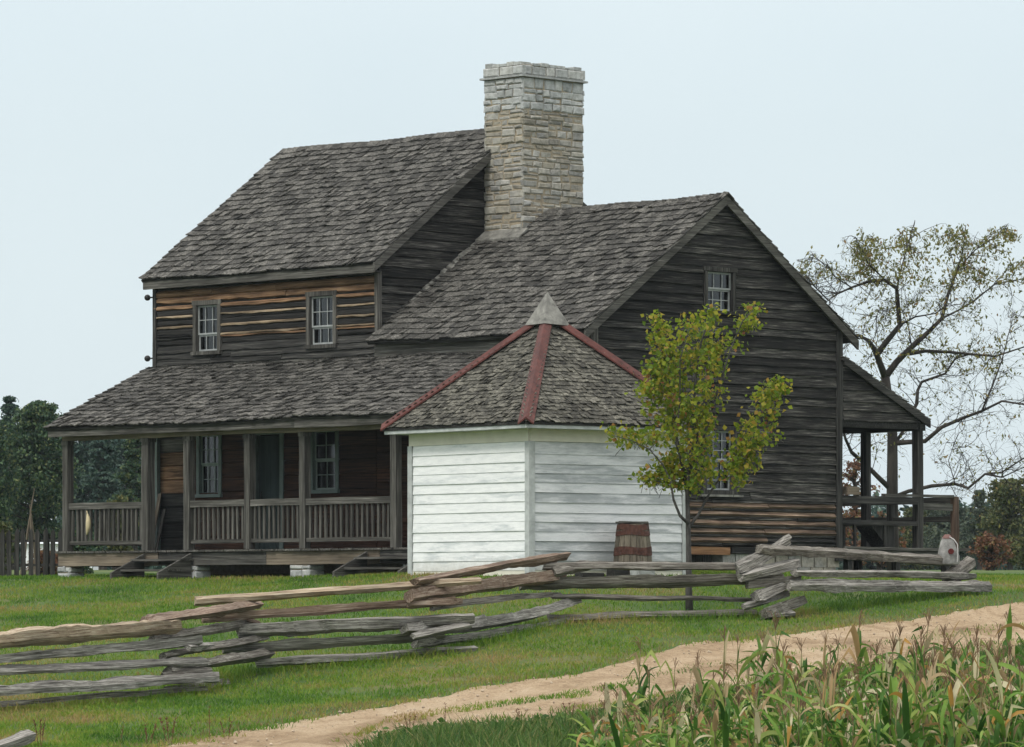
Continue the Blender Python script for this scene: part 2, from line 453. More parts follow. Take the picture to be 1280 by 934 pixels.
def shingles(mb, O, U, S, W, L, expo=.185, w=.125, thick=.020, lift=.026, mat=0, ext=None, sag=None, ragged=.018):
    O = Vector(O); U = Vector(U).normalized(); S = Vector(S).normalized(); N = U.cross(S)
    if N.z < 0: N = -N
    nr = int(L/expo)
    for r in range(-0, nr+1):
        s0 = r*expo
        lo, hi = (0, W) if ext is None else ext(s0)
        u = lo-R.uniform(0, w); rowj = R.uniform(-.01, .01)
        while u < hi:
            ww = w*R.uniform(.6, 1.45)
            a = max(u, lo-.01); b = min(u+ww-.004, hi+.01)
            u += ww
            if b-a < .02: continue
            ln = expo*1.9
            if s0+ln > L+.03: ln = max(.05, L+.03-s0)
            j = rowj+R.gauss(0, ragged*.6); h = lift+R.uniform(0, .006); cu = [R.choice((0, 0, R.uniform(0, .03))), R.choice((0, 0, R.uniform(0, .03)))]
            if r == 0: j -= R.uniform(0, .02)
            tt = thick*R.uniform(.7, 1.4); skew = R.uniform(-.008, .008)
            def p(uu, ss, nn):
                q = O+U*uu+S*ss+N*nn
                if sag: q.z += sag(uu, ss)
                return q
            n1 = h; n2 = 0.0
            mb.hexa([p(a, s0+j, n1+cu[0]), p(b, s0+j+skew, n1+cu[1]), p(b, s0+ln, n2), p(a, s0+ln, n2),
                     p(a, s0+j, n1+tt+cu[0]), p(b, s0+j+skew, n1+tt+cu[1]), p(b, s0+ln, n2+tt*.5), p(a, s0+ln, n2+tt*.5)], mat)
def slab(mb, O, U, S, W, L, t=.06, mat=1, sag=None):
    O = Vector(O); U = Vector(U).normalized(); S = Vector(S).normalized(); N = U.cross(S)
    if N.z < 0: N = -N
    n = 8
    for i in range(n):
        a = W*i/n; b = W*(i+1)/n
        P = []
        for nn in (-t, -.002):
            for (uu, ss) in ((a, .02), (b, .02), (b, L), (a, L)):
                q = O+U*uu+S*ss+N*nn
                if sag: q.z += sag(uu, ss)
                P.append(q)
        mb.hexa(P, mat)
def ridge_caps(mb, x0, x1, y, z, slope, sag=None, step=.17):
    x = x0
    while x < x1:
        for sd in (-1, 1):
            for k in range(1):
                w = .16*R.uniform(.85, 1.1); e = step*1.7
                dz = -w*slope
                zz = z+.035+R.uniform(-.004, .008)+(sag(x) if sag else 0)
                a = x; b = min(x+e, x1+.05)
                P = []
                for nn in (0, .014):
                    P += [(a, y, zz+nn+.012), (b, y, zz+nn-.006), (b, y+sd*w, zz+dz+nn-.006), (a, y+sd*w, zz+dz+nn+.012)]
                mb.hexa(P, 0)
        x += step

# --- geometry numbers (house frame, heights from the eye)
WX0, WX1, WD = -5.48, 0.0, 6.58
MX0, MX1, MD = -11.73, -5.48, 6.8
W_SL = (7.30-4.72)/3.66; W_RY = 3.36
def wing_top(y): return 7.30-(W_RY-y)*W_SL if y < W_RY else 7.30-(y-W_RY)*.68
M_RY = 3.4; M_SL = (8.93-6.17)/3.7
def main_top(y): return 8.93-abs(y-M_RY)*M_SL
BZ = G+.5  # bottom of the siding

# --- walls
SM = [M['dark_x'], M['orange_x'], M['pale_x'], M['black_x'], M['grey_x'], M['redwall']]
# upper front wall of the main block
win_up = [(-10.58, -9.80, 4.72, 5.68), (-7.36, -6.56, 4.72, 5.70)]
porch_open = [(-10.5, -9.78, 1.98, 3.22), (-8.84, -8.10, .93, 3.22), (-7.28, -6.50, 2.0, 3.22)]
mb = MB(front(0))
up = []
z = 6.02
for (h, mt) in [(.05,3),(.15,1),(.12,1),(.03,3),(.075,1),(.12,3),(.04,2),(.05,3),(.11,3),(.05,2),(.13,3),(.045,2),(.04,1),(.12,3),(.13,0),(.12,0),(.12,0),(.13,4),(.14,0),(.14,0)]:
    prof = [(.0,0),(.05,.2),(.055,.7),(.01,1)] if mt in (1,2) else [(0,0),(.022,.2),(.028,.7),(0,1)]
    if mt in (0,4): prof = LAP
    up.append((z-h, z, mt, prof)); z -= h
ebm = lambda z: (MX0, MX1-.03)
up = [(a_, b_, ([2,2,1,3] if m_ == 2 else [1,1,1,0] if m_ == 1 else m_), p_) for (a_, b_, m_, p_) in up]
boards(mb, up, ebm, win_up, wave=.020, joint=1.9, step=.14)
# the log wall sheltered by the porch: bright planks at the left end, red-brown boards beside them
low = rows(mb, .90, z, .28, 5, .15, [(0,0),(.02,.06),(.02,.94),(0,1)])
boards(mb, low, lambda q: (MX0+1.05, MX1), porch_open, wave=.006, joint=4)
lowl = []
zz = .9
for (h, mt) in [(.30,3),(.28,3),(.30,0),(.27,0),(.26,1),(.27,1),(.26,1),(.28,4),(.26,0),(.3,3),(.3,3)]:
    if zz+h > z: h = z-zz
    if h > 0: lowl.append((zz, zz+h, mt, [(0,0),(.03,.08),(.035,.9),(0,1)])); zz += h
boards(mb, lowl, lambda q: (MX0+.05, MX0+1.045), [], wave=.008, joint=4)
hb(mb, 'wall', SM)
# wing front wall
mb = MB(front(0))
boards(mb, rows(mb, .90, 4.86, .26, 5, .15, [(0,0),(.02,.06),(.02,.94),(0,1)]), lambda q: (MX1+.002, -.06), [], wave=.006, joint=4)
hb(mb, 'wall', SM)
# gable end wall towards the viewer's right
def wext(z):
    lo, hi = .02, WD
    if z > wing_top(.02)-.08: lo = W_RY-(7.30-.08-z)/W_SL
    if z > wing_top(WD)-.08: hi = W_RY+(7.30-.08-z)/.68
    return (lo, hi)
win_g = [(2.86, 3.72, 5.16, 6.00), (2.84, 3.72, 1.92, 3.14)]
mb = MB(right(0))
rw = []
zz = .98
for k in range(5):     # the stretch where the siding is gone: pale tops over dark hewn logs
    q1 = R.uniform(.045, .075); q2 = .157-q1
    rw.append((zz, zz+q1, 0, [(0,0),(.030,.2),(.030,.8),(.01,1)])); zz += q1
    rw.append((zz, zz+q2, [1,1,1,1,1,0], [(.012,0),(.045,.35),(.0,1)])); zz += q2
rw.append((zz, zz+.05, 0, LAP)); zz += .05
GR = rows(mb, zz, 7.10, .17, 0, .35)
rw += GR
boards(mb, rw, wext, win_g+[(.0, 0.01, 0, 0)], wave=.010, joint=2.8, step=.22)
mb.wbox(.12, 3.55, .03, .05, .82, .955, mat=2)      # bright orange plank over the cellar opening
mb.wbox(3.6, 6.4, .0, .04, .84, .97, mat=0)
hb(mb, 'wall', [M['gable_dark'], M['orange_y'], M['orange_board']])
# main block gable above the wing roof
def mext(z):
    lo, hi = .02, MD-.02
    if z > main_top(.02)-.08: lo = M_RY-(8.93-.08-z)/M_SL
    if z > main_top(MD)-.08: hi = M_RY+(8.93-.08-z)/M_SL
    return (lo, hi)
mb = MB(right(MX1))
boards(mb, rows(mb, .95, 8.75, .18, 0, .25), mext, [], wave=.008, joint=4)
hb(mb, 'wall', [M['gable_dark']])
mb = MB(left(MX0))
boards(mb, rows(mb, .95, 8.75, .2, 0, .25), mext, [], wave=.008, joint=4)
hb(mb, 'wall', [M['gable_dark']])
mb = MB(back(WD))
boards(mb, rows(mb, .95, 5.0, .2, 0, .25), lambda q: (WX0, 0), [], joint=4)
mb2 = MB(back(MD))
boards(mb2, rows(mb2, .95, 6.3, .2, 0, .25), lambda q: (MX0, MX1), [], joint=4)
hb(mb, 'wall', [M['dark_x']]); hb(mb2, 'wall', [M['dark_x']])

# corner boards
mb = MB()
mb.wbox(-.11, .05, -.05, -.005, .9, 4.78, .004)
mb.wbox(.0, .055, -.0, .10, .98, 4.78, .004)
hb(mb, 'corner_board', M['grey_z'])
mb = MB(); mb.wbox(-.02, .065, WD-.10, WD+.06, .72, 5.0, .005); hb(mb, 'corner_board', M['dark_z'])
mb = MB(); mb.wbox(MX1-.02, MX1+.06, -.06, .05, 4.42, 6.05, .004); hb(mb, 'corner_board', M['grey_z'])
mb = MB(); mb.wbox(MX0-.04, MX0+.06, -.06, .0, .9, 6.05, .004); hb(mb, 'corner_board', M['dark_z'])
# foundation: stone blocks and the dark cellar opening
mb = MB(right(0))
for k in range(9):
    a = 3.3+k*.36
    mb.hexa([(a,-.3,G-.25),(a+.33,-.3,G-.25),(a+.33,.0+R.uniform(-.02,.02),G-.25),(a,R.uniform(-.02,.02),G-.25),(a,-.3,.60),(a+.33,-.3,.60),(a+.33,0,.60),(a,0,.60)])
    mb.hexa([(a+.1,-.3,.605),(a+.44,-.3,.605),(a+.44,-.01,.605),(a+.1,.01,.605),(a+.1,-.3,.83),(a+.44,-.3,.83),(a+.44,-.01,.83),(a+.1,0,.83)])
hb(mb, 'foundation', [M['stone_tan']])
mb = MB(right(0)); mb.box(0, .35, -.3, -.01, G-.25, .84); hb(mb, 'foundation', [M['stone_tan']])
for q in ((MX0+.05, -.35, .25, .45, G-.4, .92), (MX0+.05, -.02, WD-.3, WD-.05, G-.4, 1.0), (MX0+.03, MX0+.25, .46, WD-.31, G-.4, 1.0), (-.55, -.34, .46, WD-.31, G-.4, .97)):
    mb = MB(); mb.box(*q); hb(mb, 'foundation', [M['mortar']])
mb = MB(right(0)); a = .3
while a < 3.2: mb.wbox(a, a+.22, -.26+R.uniform(-.01,.01), -.22, G-.1, .84); a += .215
hb(mb, 'cellar_door', M['dark_z'])

# --- roofs
def sag_w(u, s): return -.035*math.sin(math.pi*min(1,max(0,u/5.7)))+.012*math.sin(u*2.3+s*1.7)
def sag_m(u, s): return -.03*math.sin(math.pi*min(1,max(0,u/6.5)))+.012*math.sin(u*1.9+s*1.3)
def sag_p(u, s): return .018*math.sin(u*.9+1)+.01*math.sin(u*2.7+s*2)
RM = [M['shingle'], M['dark_x']]
ov = .13
mb = MB()
Wl = WX1-WX0+ov-.0
n = math.hypot(1, W_SL)
L1 = (W_RY+.30)*n
O = (WX0+.01, -.30, 4.72); shingles(mb, O, (1,0,0), (0,1,W_SL), Wl, L1, sag=sag_w); slab(mb, O, (1,0,0), (0,1,W_SL), Wl, L1, sag=sag_w)
n2 = math.hypot(1, .68); yb = WD+.42; L2 = (yb-W_RY)*n2
O2 = (WX0+.01, yb, 7.30-(yb-W_RY)*.68); shingles(mb, O2, (1,0,0), (0,-1,.68), Wl, L2, sag=sag_w); slab(mb, O2, (1,0,0), (0,-1,.68), Wl, L2, sag=sag_w)
ridge_caps(mb, -4.36, ov, W_RY, 7.30, .70, lambda x: sag_w(x-WX0, L1))
hb(mb, 'roof', RM)
mb = MB()
Wm = (MX1+.22)-(MX0-.12); nm = math.hypot(1, M_SL); Lm = 3.7*nm
O = (MX0-.12, -.30, 6.17); shingles(mb, O, (1,0,0), (0,1,M_SL), Wm, Lm, sag=sag_m); slab(mb, O, (1,0,0), (0,1,M_SL), Wm, Lm, sag=sag_m)
O = (MX0-.12, 7.1, 6.17); shingles(mb, O, (1,0,0), (0,-1,M_SL), Wm, Lm, sag=sag_m); slab(mb, O, (1,0,0), (0,-1,M_SL), Wm, Lm, sag=sag_m)
ridge_caps(mb, MX0-.12, MX1+.22, M_RY, 8.93, .745, lambda x: sag_m(x-MX0, Lm))
hb(mb, 'roof', RM)
# porch roof
mb = MB()
PS = (4.47-3.24)/2.56; npz = math.hypot(1, PS); Lp = 2.56*npz; Wp = 11.98
O = (-11.98, -2.56, 3.24); shingles(mb, O, (1,0,0), (0,1,PS), Wp, Lp+.0, sag=sag_p, ragged=.024, expo=.175); slab(mb, O, (1,0,0), (0,1,PS), Wp, Lp, sag=sag_p)
hb(mb, 'porch_roof', RM)
# rear porch roof
mb = MB()
RS = (4.50-3.38)/2.5; nr_ = math.hypot(1, RS)
O = (-5.4, 9.10, 3.38); shingles(mb, O, (1,0,0), (0,-1,RS), 5.52, 2.5*nr_); slab(mb, O, (1,0,0), (0,-1,RS), 5.52, 2.5*nr_)
hb(mb, 'porch_roof', RM)

# rake boards and fascias
def rake(mb, x0, x1, yA, zA, yB, zB, w=.15, mat=0):
    mb.hexa([(x0,yA,zA-w),(x1,yA,zA-w),(x1,yB,zB-w),(x0,yB,zB-w),(x0,yA,zA),(x1,yA,zA),(x1,yB,zB),(x0,yB,zB)], mat)
mb = MB()
rake(mb, ov-.035, ov+.015, -.30, 4.72+.005, W_RY, 7.305, .17)
rake(mb, ov-.034, ov+.014, yb, 7.30-(yb-W_RY)*.68, W_RY+.003, 7.30, .17)
hb(mb, 'rake_board', M['grey_y'])
mb = MB()
rake(mb, MX1+.19, MX1+.235, -.30, 6.18, M_RY, 8.94, .17)
rake(mb, MX1+.19, MX1+.234, 7.1, 6.18, M_RY+.003, 8.94, .17)
hb(mb, 'rake_board', M['grey_y'])
mb = MB(); mb.wbox(MX0-.08, MX1+.17, -.27, -.22, 6.0, 6.14, .004); hb(mb, 'fascia', M['grey_x'])
mb = MB(); mb.box(MX0-.02, MX1+.12, -.215, -.03, 6.015, 6.05); hb(mb, 'soffit', M['dark_x'])
mb = MB(); mb.wbox(WX0+.02, -.0, -.10, -.052, 4.46, 4.74, .004); mb.box(WX0+.02, 0, -.24, -.053, 4.742, 4.77); hb(mb, 'frieze_board', M['grey_x'])
mb = MB(); mb.wbox(-11.96, -5.0, -2.50, -2.455, 3.09, 3.23, .006); mb.wbox(-4.99, -.02, -2.505, -2.46, 3.09, 3.235, .006); hb(mb, 'fascia', M['grey_x'])
mb = MB(); mb.wbox(-11.80, -.02, -2.29, -2.15, 3.02, 3.17, .008); hb(mb, 'porch_beam', M['tan_x'])
mb = MB()
for k in range(20):
    x = -11.7+k*.6; rake(mb, x, x+.06, -2.44, 3.22, -.05, 4.36, .10)
hb(mb, 'rafters', M['grey_y'])['kind'] = 'stuff'
# stepped tin flashing where the wing roof meets the taller gable, and round the chimney
mb = MB()
for k in range(13):
    y = .78+k*.155; zc = wing_top(y); q = R.uniform(.09, .17); h = R.uniform(.02, .06); l = R.uniform(.10, .16)
    mb.hexa([(MX1+.045,y,zc+.02),(MX1+.045+q,y,zc+.02),(MX1+.045+q,y+l,zc+.02+l*.7),(MX1+.045,y+l,zc+.02+l*.7),
             (MX1+.045,y+.01,zc+.05+h),(MX1+.02+q,y+.01,zc+.02+h),(MX1+.02+q,y+l,zc+l*.7+h),(MX1+.045,y+l,zc+.03+l*.7+h)])
for k in range(6):
    x = -5.42+k*.19; zc = wing_top(2.60)
    mb.hexa([(x,2.46,zc-.05),(x+.2,2.46,zc-.05),(x+.2,2.71,zc+.13),(x,2.71,zc+.13),(x,2.46,zc-.02+R.uniform(0,.02)),(x+.2,2.46,zc-.02),(x+.2,2.71,zc+.17+R.uniform(0,.02)),(x,2.71,zc+.17)])
hb(mb, 'flashing', M['tin'])

# --- chimney
def masonry(mb, x0, x1, y0, y1, z0, z1, hmin, hmax, wmin, wmax, mat, out=.03, gap=.012):
    z = z0; c = 0
    while z < z1-.02:
        h = R.uniform(hmin, hmax)
        if z+h > z1-hmin*.6: h = z1-z
        for side in range(4):
            Lh = (x1-x0) if side in (0, 2) else (y1-y0)
            a = 0.0; 
            while a < Lh-.01:
                w = R.uniform(wmin, wmax)
                if a+w > Lh-wmin*.6: w = Lh-a
                o = out*R.uniform(.3, 1.1); g = gap*R.uniform(.5, 1.3); hh = h-g; tz = R.uniform(-.006, .006)
                za, zb = z+R.uniform(0, .008), z+hh+R.uniform(-.012, .006)
                ch = min(.022, hh*.22)
                def T(aa, oo, q):
                    if side == 0: return (x0+aa, y0-oo, q)
                    if side == 1: return (x1+oo, y0+aa, q)
                    if side == 2: return (x1-aa, y1+oo, q)
                    return (x0-oo, y1-aa, q)
                e0 = -o*.9 if a < .01 and c % 2 == side % 2 else 0; e1 = o*.9 if a+w > Lh-.01 and c % 2 == side % 2 else -g
                A, B = a+e0, a+w+e1
                P = [T(A,-.05,za),T(B,-.05,za+tz),T(B,-.05,zb),T(A,-.05,zb),
                     T(A,o-ch,za),T(B,o-ch,za+tz),T(B,o-ch,zb),T(A,o-ch,zb),
                     T(A+ch,o,za+ch),T(B-ch,o,za+tz+ch),T(B-ch,o,zb-ch+R.uniform(-.005,.005)),T(A+ch,o,zb-ch)]
                mb.add(P, [(0,1,5,4),(1,2,6,5),(2,3,7,6),(3,0,4,7),(4,5,9,8),(5,6,10,9),(6,7,11,10),(7,4,8,11),(8,9,10,11),(3,2,1,0)], mat)
                a += w
        z += h; c += 1
def rubble(mb, x0, x1, y0, y1, z0, z1, mat, hr=(.055,.15), wr=(.10,.42)):
    def cells(a0, a1, b0, b1, out):
        w, h = a1-a0, b1-b0
        if h > hr[1] or (h > hr[0]*2.2 and R.random() < .45 and w > .2):
            if w > wr[1]*1.6 and R.random() < .6:
                c = a0+w*R.uniform(.3,.7); cells(a0, c, b0, b1, out); cells(c, a1, b0, b1, out); return
            c = b0+h*R.uniform(.3,.7); cells(a0, a1, b0, c, out); cells(a0, a1, c, b1, out); return
        if w > wr[1] or (w > wr[0]*2.5 and R.random() < .5 and w > h*2.2):
            c = a0+w*R.uniform(.3,.7); cells(a0, c, b0, b1, out); cells(c, a1, b0, b1, out); return
        out.append((a0, a1, b0, b1))
    for side in range(4):
        Lh = (x1-x0) if side in (0, 2) else (y1-y0); out = []
        z = z0
        while z < z1-.01:
            zz_ = min(z1, z+R.uniform(.22, .5)); zz_ = z1 if z1-zz_ < .1 else zz_
            cells(0, Lh, z, zz_, out); z = zz_
        def T(aa, oo, q):
            if side == 0: return (x0+aa, y0-oo, q)
            if side == 1: return (x1+oo, y0+aa, q)
            if side == 2: return (x1-aa, y1+oo, q)
            return (x0-oo, y1-aa, q)
        for (a0, a1, b0, b1) in out:
            g = R.uniform(.002, .011); o = R.uniform(.004, .036); ch = min(.02, (b1-b0)*.3)
            j = lambda k=.012: R.uniform(-k, k)*1.7
            A0 = a0+g if a0 > .01 else -.008*R.random(); A1 = a1-g if a1 < Lh-.01 else Lh+.012*R.random()
            q = [(A0+j(), b0+g+j(.008)), (A1+j(), b0+g+j(.008)), (A1+j(), b1-g+j(.008)), (A0+j(), b1-g+j(.008))]
            mx_, mz_ = (A0+A1)/2, (b0+b1)/2
            P = [T(u, -.04, v) for (u, v) in q]+[T(u, o-ch, v) for (u, v) in q]
            P += [T(u+(ch*1.3 if u < mx_ else -ch*1.3), o+j(.004), v+(ch if v < mz_ else -ch)) for (u, v) in q]
            mb.add(P, [(0,1,5,4),(1,2,6,5),(2,3,7,6),(3,0,4,7),(4,5,9,8),(5,6,10,9),(6,7,11,10),(7,4,8,11),(8,9,10,11),(3,2,1,0)], mat)
mb = MB()
cx0, cx1, cy0, cy1 = -5.42, -4.43, 2.72, 4.33
mb.box(cx0+.02, cx1-.0, cy0+.0, cy1-.0, 5.3, 10.0, 1)
rubble(mb, cx0, cx1, cy0, cy1, 6.2, 9.16, 0, (.07,.18), (.14,.50))
rubble(mb, cx0-.01, cx1+.01, cy0-.01, cy1+.01, 9.16, 9.76, 2, (.15,.21), (.2,.42))
mb.box(cx0-.07, cx1+.08, cy0-.08, cy1+.07, 9.765, 9.80, 2)
masonry(mb, cx0, cx1, cy0, cy1, 9.81, 10.0, .19, .19, .2, .42, 2, out=.05)
for k in range(5):   # uneven top course
    mb.box(cx0+.02+k*.19, cx0+.2+k*.19, cy0-.02, cy0+.25, 9.99, 10.02+R.uniform(0,.05), 2)
for k in range(6):
    mb.box(cx1-.22, cx1+.02, cy0+.26+k*.22, cy0+.46+k*.22, 9.99, 10.02+R.uniform(0,.04), 2)
hb(mb, 'chimney', [M['stone_tan'], M['mortar'], M['stone_grey']])

# --- windows
def window(T, a0, a1, z0, z1, cols=3, rws=(2, 2), casing='grey_z', sash='sash_white', cw=.09, curtain=(.28, 1.0), split=.5, deep=.07, out=.06):
    mb = MB(T)
    mb.wbox(a0-cw, a0+.0, -.10, out, z0-.0, z1+.0, .003); mb.wbox(a1, a1+cw, -.10, out, z0, z1, .003)
    mb.wbox(a0-cw-.02, a1+cw+.02, -.10, out+.005, z1+.002, z1+cw, .003); mb.wbox(a0-cw-.02, a1+cw+.02, -.10, out+.03, z0-cw*.8, z0-.002, .003)
    w = hb(mb, 'window', M[casing])
    sm = MB(T); zm = z0+(z1-z0)*split; d = -.03
    for (za, zb, n, dd) in ((z0+.005, zm, rws[1], 0), (zm, z1-.005, rws[0], .025)):
        b = .032
        sm.box(a0+.004, a0+b, d+dd-.02, d+dd, za, zb); sm.box(a1-b, a1-.004, d+dd-.02, d+dd, za, zb)
        sm.box(a0+b, a1-b, d+dd-.021, d+dd-.001, za, za+b); sm.box(a0+b, a1-b, d+dd-.021, d+dd-.001, zb-b, zb)
        for i in range(1, cols):
            x = a0+(a1-a0)*i/cols; sm.box(x-.007, x+.007, d+dd-.018, d+dd-.003, za+b, zb-b)
        for i in range(1, n):
            zq = za+(zb-za)*i/n; sm.box(a0+b, a1-b, d+dd-.017, d+dd-.004, zq-.007, zq+.007)
    hb(sm, 'sash', M[sash], w)
    g = MB(T); g.box(a0+.01, a1-.01, -.062, -.056, z0+.01, zm-.002); g.box(a0+.01, a1-.01, -.036, -.030, zm+.002, z1-.01)
    hb(g, 'pane', M['pane'], w)
    if curtain:
        c = MB(T); c0, c1 = a0+(a1-a0)*curtain[0], a0+(a1-a0)*curtain[1]; n = 24; P = []
        for i in range(n+1):
            x = c0+(c1-c0)*i/n; o = -.15+.015*math.sin(i*1.7)
            for zq in (z0, z1): P += [(x, o, zq)]
        c.add(P, [(2*i, 2*i+2, 2*i+3, 2*i+1) for i in range(n)]); hb(c, 'curtain', M['curtain'], w, recalc=False)
    return w
F0 = front(0); G0 = right(0)
window(F0, -10.50, -9.88, 4.76, 5.64, 3, (2, 1), curtain=(.25, 1), split=.36)
window(F0, -7.28, -6.64, 4.76, 5.66, 3, (2, 1), curtain=(.22, 1), split=.36)
window(F0, -10.42, -9.86, 2.02, 3.16, 3, (2, 2), casing='window_green', sash='sash_green', cw=.08, curtain=(.35, 1), out=.05)
window(F0, -7.20, -6.58, 2.05, 3.16, 2, (2, 2), casing='window_green', sash='sash_green', cw=.08, curtain=None, out=.05)
window(G0, 2.94, 3.62, 5.22, 5.92, 3, (1, 2), casing='dark_z', curtain=None, split=.55, cw=.08)
window(G0, 2.92, 3.62, 1.98, 3.06, 3, (3, 3), casing='dark_z', curtain=None, split=.5, cw=.09)
mb = MB(G0); mb.wbox(2.75, 3.85, .02, .10, 1.86, 1.90, .002); hb(mb, 'window_sill', M['tin'])
# door
mb = MB(F0)
for k in range(4): mb.wbox(-8.80+k*.165, -8.80+(k+1)*.165-.006, -.09, -.05, .935, 3.10, .001)
d = hb(mb, 'door', M['door_paint'])
mb = MB(F0); mb.tube([(-8.72,-.05,1.9),(-8.72,-.02,1.92),(-8.72,-.02,2.02),(-8.72,-.05,2.04)], .012, 6); hb(mb, 'handle', M['iron'], d)
mb = MB(F0); mb.wbox(-8.92,-8.82,-.1,.05,.93,3.2,.003); mb.wbox(-8.12,-8.02,-.1,.05,.93,3.2,.003); mb.wbox(-8.94,-8.0,-.1,.055,3.12,3.22,.003)
hb(mb, 'door_frame', M['window_green'])

# --- front porch
def deck(name, x0, x1, y0, y1, ztop, along='y', mats=None):
    mb = MB(); x = x0
    while x < x1-.02:
        w = min(.16*R.uniform(.8, 1.2), x1-x)
        mb.box(x, x+w-.006, y0+R.uniform(-.02, .02), y1, ztop-.035, ztop+R.uniform(-.003, .004)); x += w
    return hb(mb, name, mats or M['grey_y'])
deck('porch_floor', -11.95, -.02, -2.34, -.04, .92)
mb = MB(); x = -11.92
for (x1, mt) in ((-9.0, 1), (-6.0, 0), (-3.0, 1), (-.05, 0)):
    mb.wbox(x, x1-.01, -2.28, -2.16, .64, .88, .005, mt); x = x1
mb.wbox(-11.92, -11.80, -2.155, -.1, .64, .88, .004, 0)
hb(mb, 'porch_sill_beam', [M['grey_x'], M['tan_x']])
for (x, w) in ((-11.75, .34), (-8.1, .3), (-5.1, .5), (-2.2, .4)):
    mb = MB(); mb.box(x-w/2+.02, x+w/2-.02, -2.26, -1.95, G-.2, .63, 1); masonry(mb, x-w/2, x+w/2, -2.28, -1.93, G-.2, .635, .12, .2, .2, .4, 0, out=.02)
    hb(mb, 'stone_pier', [M['stone_grey'], M['mortar']])
posts = [-11.70, -9.37, -8.19, -6.52, -5.03, -2.65, -.2]
for k, x in enumerate(posts):
    mb = MB(); w = .075 if k not in (1,) else .09
    mb.wbox(x-w, x+w, -2.30, -2.30+2*w, .925, 3.02, .006)
    mb.wbox(x-w-.02, x+w+.02, -2.31, -2.30+2*w+.01, 2.94, 3.015, .003)
    hb(mb, 'porch_post', M['grey_z'])
mb = MB(); mb.wbox(-11.66, -11.54, -.14, -.055, .925, 4.0, .004); hb(mb, 'porch_post', M['window_green'])
rl = empty('porch_railing', (0,0,-G)); rl.parent = house
mb = MB(); mb.wbox(-11.70, -11.60, -2.10, -.14, 1.72, 1.80, .005); mb.build('top_rail', M['grey_y'], rl)
mb = MB(); mb.wbox(-11.70, -11.60, -2.10, -.14, 1.04, 1.10, .005); mb.build('bottom_rail', M['grey_y'], rl)
for k in range(14):
    b = MB(); y = -2.02+k*.14; b.wbox(-11.67, -11.63, y, y+.05, 1.10, 1.72, .004); hb(b, 'baluster', M['grey_z'], rl)
for (xa, xb) in ((-11.70, -9.37), (-8.19, -6.52), (-6.52, -5.03), (-5.03, -2.65)):
    rl = empty('porch_railing', (0,0,-G)); rl.parent = house
    mb = MB(); mb.wbox(xa+.08, xb-.08, -2.28, -2.16, 1.71, 1.83, .006); mb.build('top_rail', M['grey_x'], rl)
    mb = MB(); mb.wbox(xa+.08, xb-.08, -2.26, -2.19, 1.04, 1.11, .006); mb.build('bottom_rail', M['grey_x'], rl)
    n = max(7, int((xb-xa)/.145))
    for k in range(n):
        b = MB(); x = xa+.16+(xb-xa-.34)*k/(n-1)+R.uniform(-.01, .01); t = R.uniform(-.012, .012)
        b.hexa([(x-.025,-2.245,1.11),(x+.025,-2.245,1.11),(x+.025,-2.205,1.11),(x-.025,-2.205,1.11),
                (x-.024+t,-2.245,1.71),(x+.024+t,-2.245,1.71),(x+.024+t,-2.205,1.71),(x-.024+t,-2.205,1.71)])
        hb(b, 'baluster', M['grey_z'], rl)
for (xa, xb) in ((-9.42, -8.0), (-3.35, -1.6)):
    st = empty('porch_steps', (0,0,-G)); st.parent = house
    gz = .44
    for k in range(2):
        mb = MB(); z = .76-k*.19; yy = -2.60-k*.30
        mb.wbox(xa, xb, yy, yy+.31, z-.04, z, .005); mb.build('tread', M['grey_x'], st)
    for xs in (xa+.02, xb-.07):
        mb = MB(); mb.hexa([(xs,-3.12,gz-.15),(xs+.05,-3.12,gz-.15),(xs+.05,-2.32,gz-.15),(xs,-2.32,gz-.15),(xs,-3.12,gz+.06),(xs+.05,-3.12,gz+.06),(xs+.05,-2.32,.86),(xs,-2.32,.86)])
        mb.build('stringer', M['grey_y'], st)
# iron knobs on brackets at the far end of the wall
for z in (5.86, 4.68):
    mb = MB()
    mb.tube([(MX0-.05,-.02,z),(MX0-.14,-.04,z)], .015, 6)
    c = Vector((MX0-.20, -.05, z)); P = [c+Vector((math.cos(a)*.0, 0, 0)) for a in (0,)]
    prof = [(math.sin(t)*.062, -math.cos(t)*.062) for t in [math.pi*i/8 for i in range(9)]]
    mb.tube([(MX0-.20+q*1.0, -.05, z) for (r, q) in prof], [max(r, .003) for (r, q) in prof], 10)
    hb(mb, 'round_knob', M['iron'], smooth=True)

# --- rear porch
deck('porch_floor', -4.6, .05, 6.66, 10.0, .97)
mb = MB(); mb.wbox(.0, .06, 6.66, 9.98, .76, .93, .006); mb.wbox(-4.6, -.01, 9.90, 10.0, .76, .93, .006)
mb.wbox(.061, .11, 6.66, 10.3, .935, .985, .008); hb(mb, 'porch_sill_beam', M['grey_y'])
for (x, y) in ((-.05, 6.9), (-.05, 8.3), (-.05, 9.75), (-1.3, 7.6), (-2.2, 9.7)):
    mb = MB(); mb.wbox(x-.06, x+.06, y-.06, y+.06, G-.15, .76, .006); hb(mb, 'porch_pier', M['dark_z'])
for (x, y, w) in ((-.06, 8.94, .075), (-1.35, 8.94, .07), (-2.9, 8.94, .07), (-4.5, 8.94, .07)):
    mb = MB(); mb.wbox(x-w, x+w, y-w, y+w, .975, 3.2, .006); hb(mb, 'porch_post', M['dark_z'])
mb = MB(); mb.wbox(-5.3, .06, 8.85, 9.02, 3.20, 3.33, .006); mb.wbox(-.08, .03, 6.66, 8.84, 3.22, 3.34, .006); hb(mb, 'porch_beam', M['dark_x'])
mb = MB(right(.02))
def rext(z): return (6.66, min(9.0, 6.6+(4.46-z)/RS))
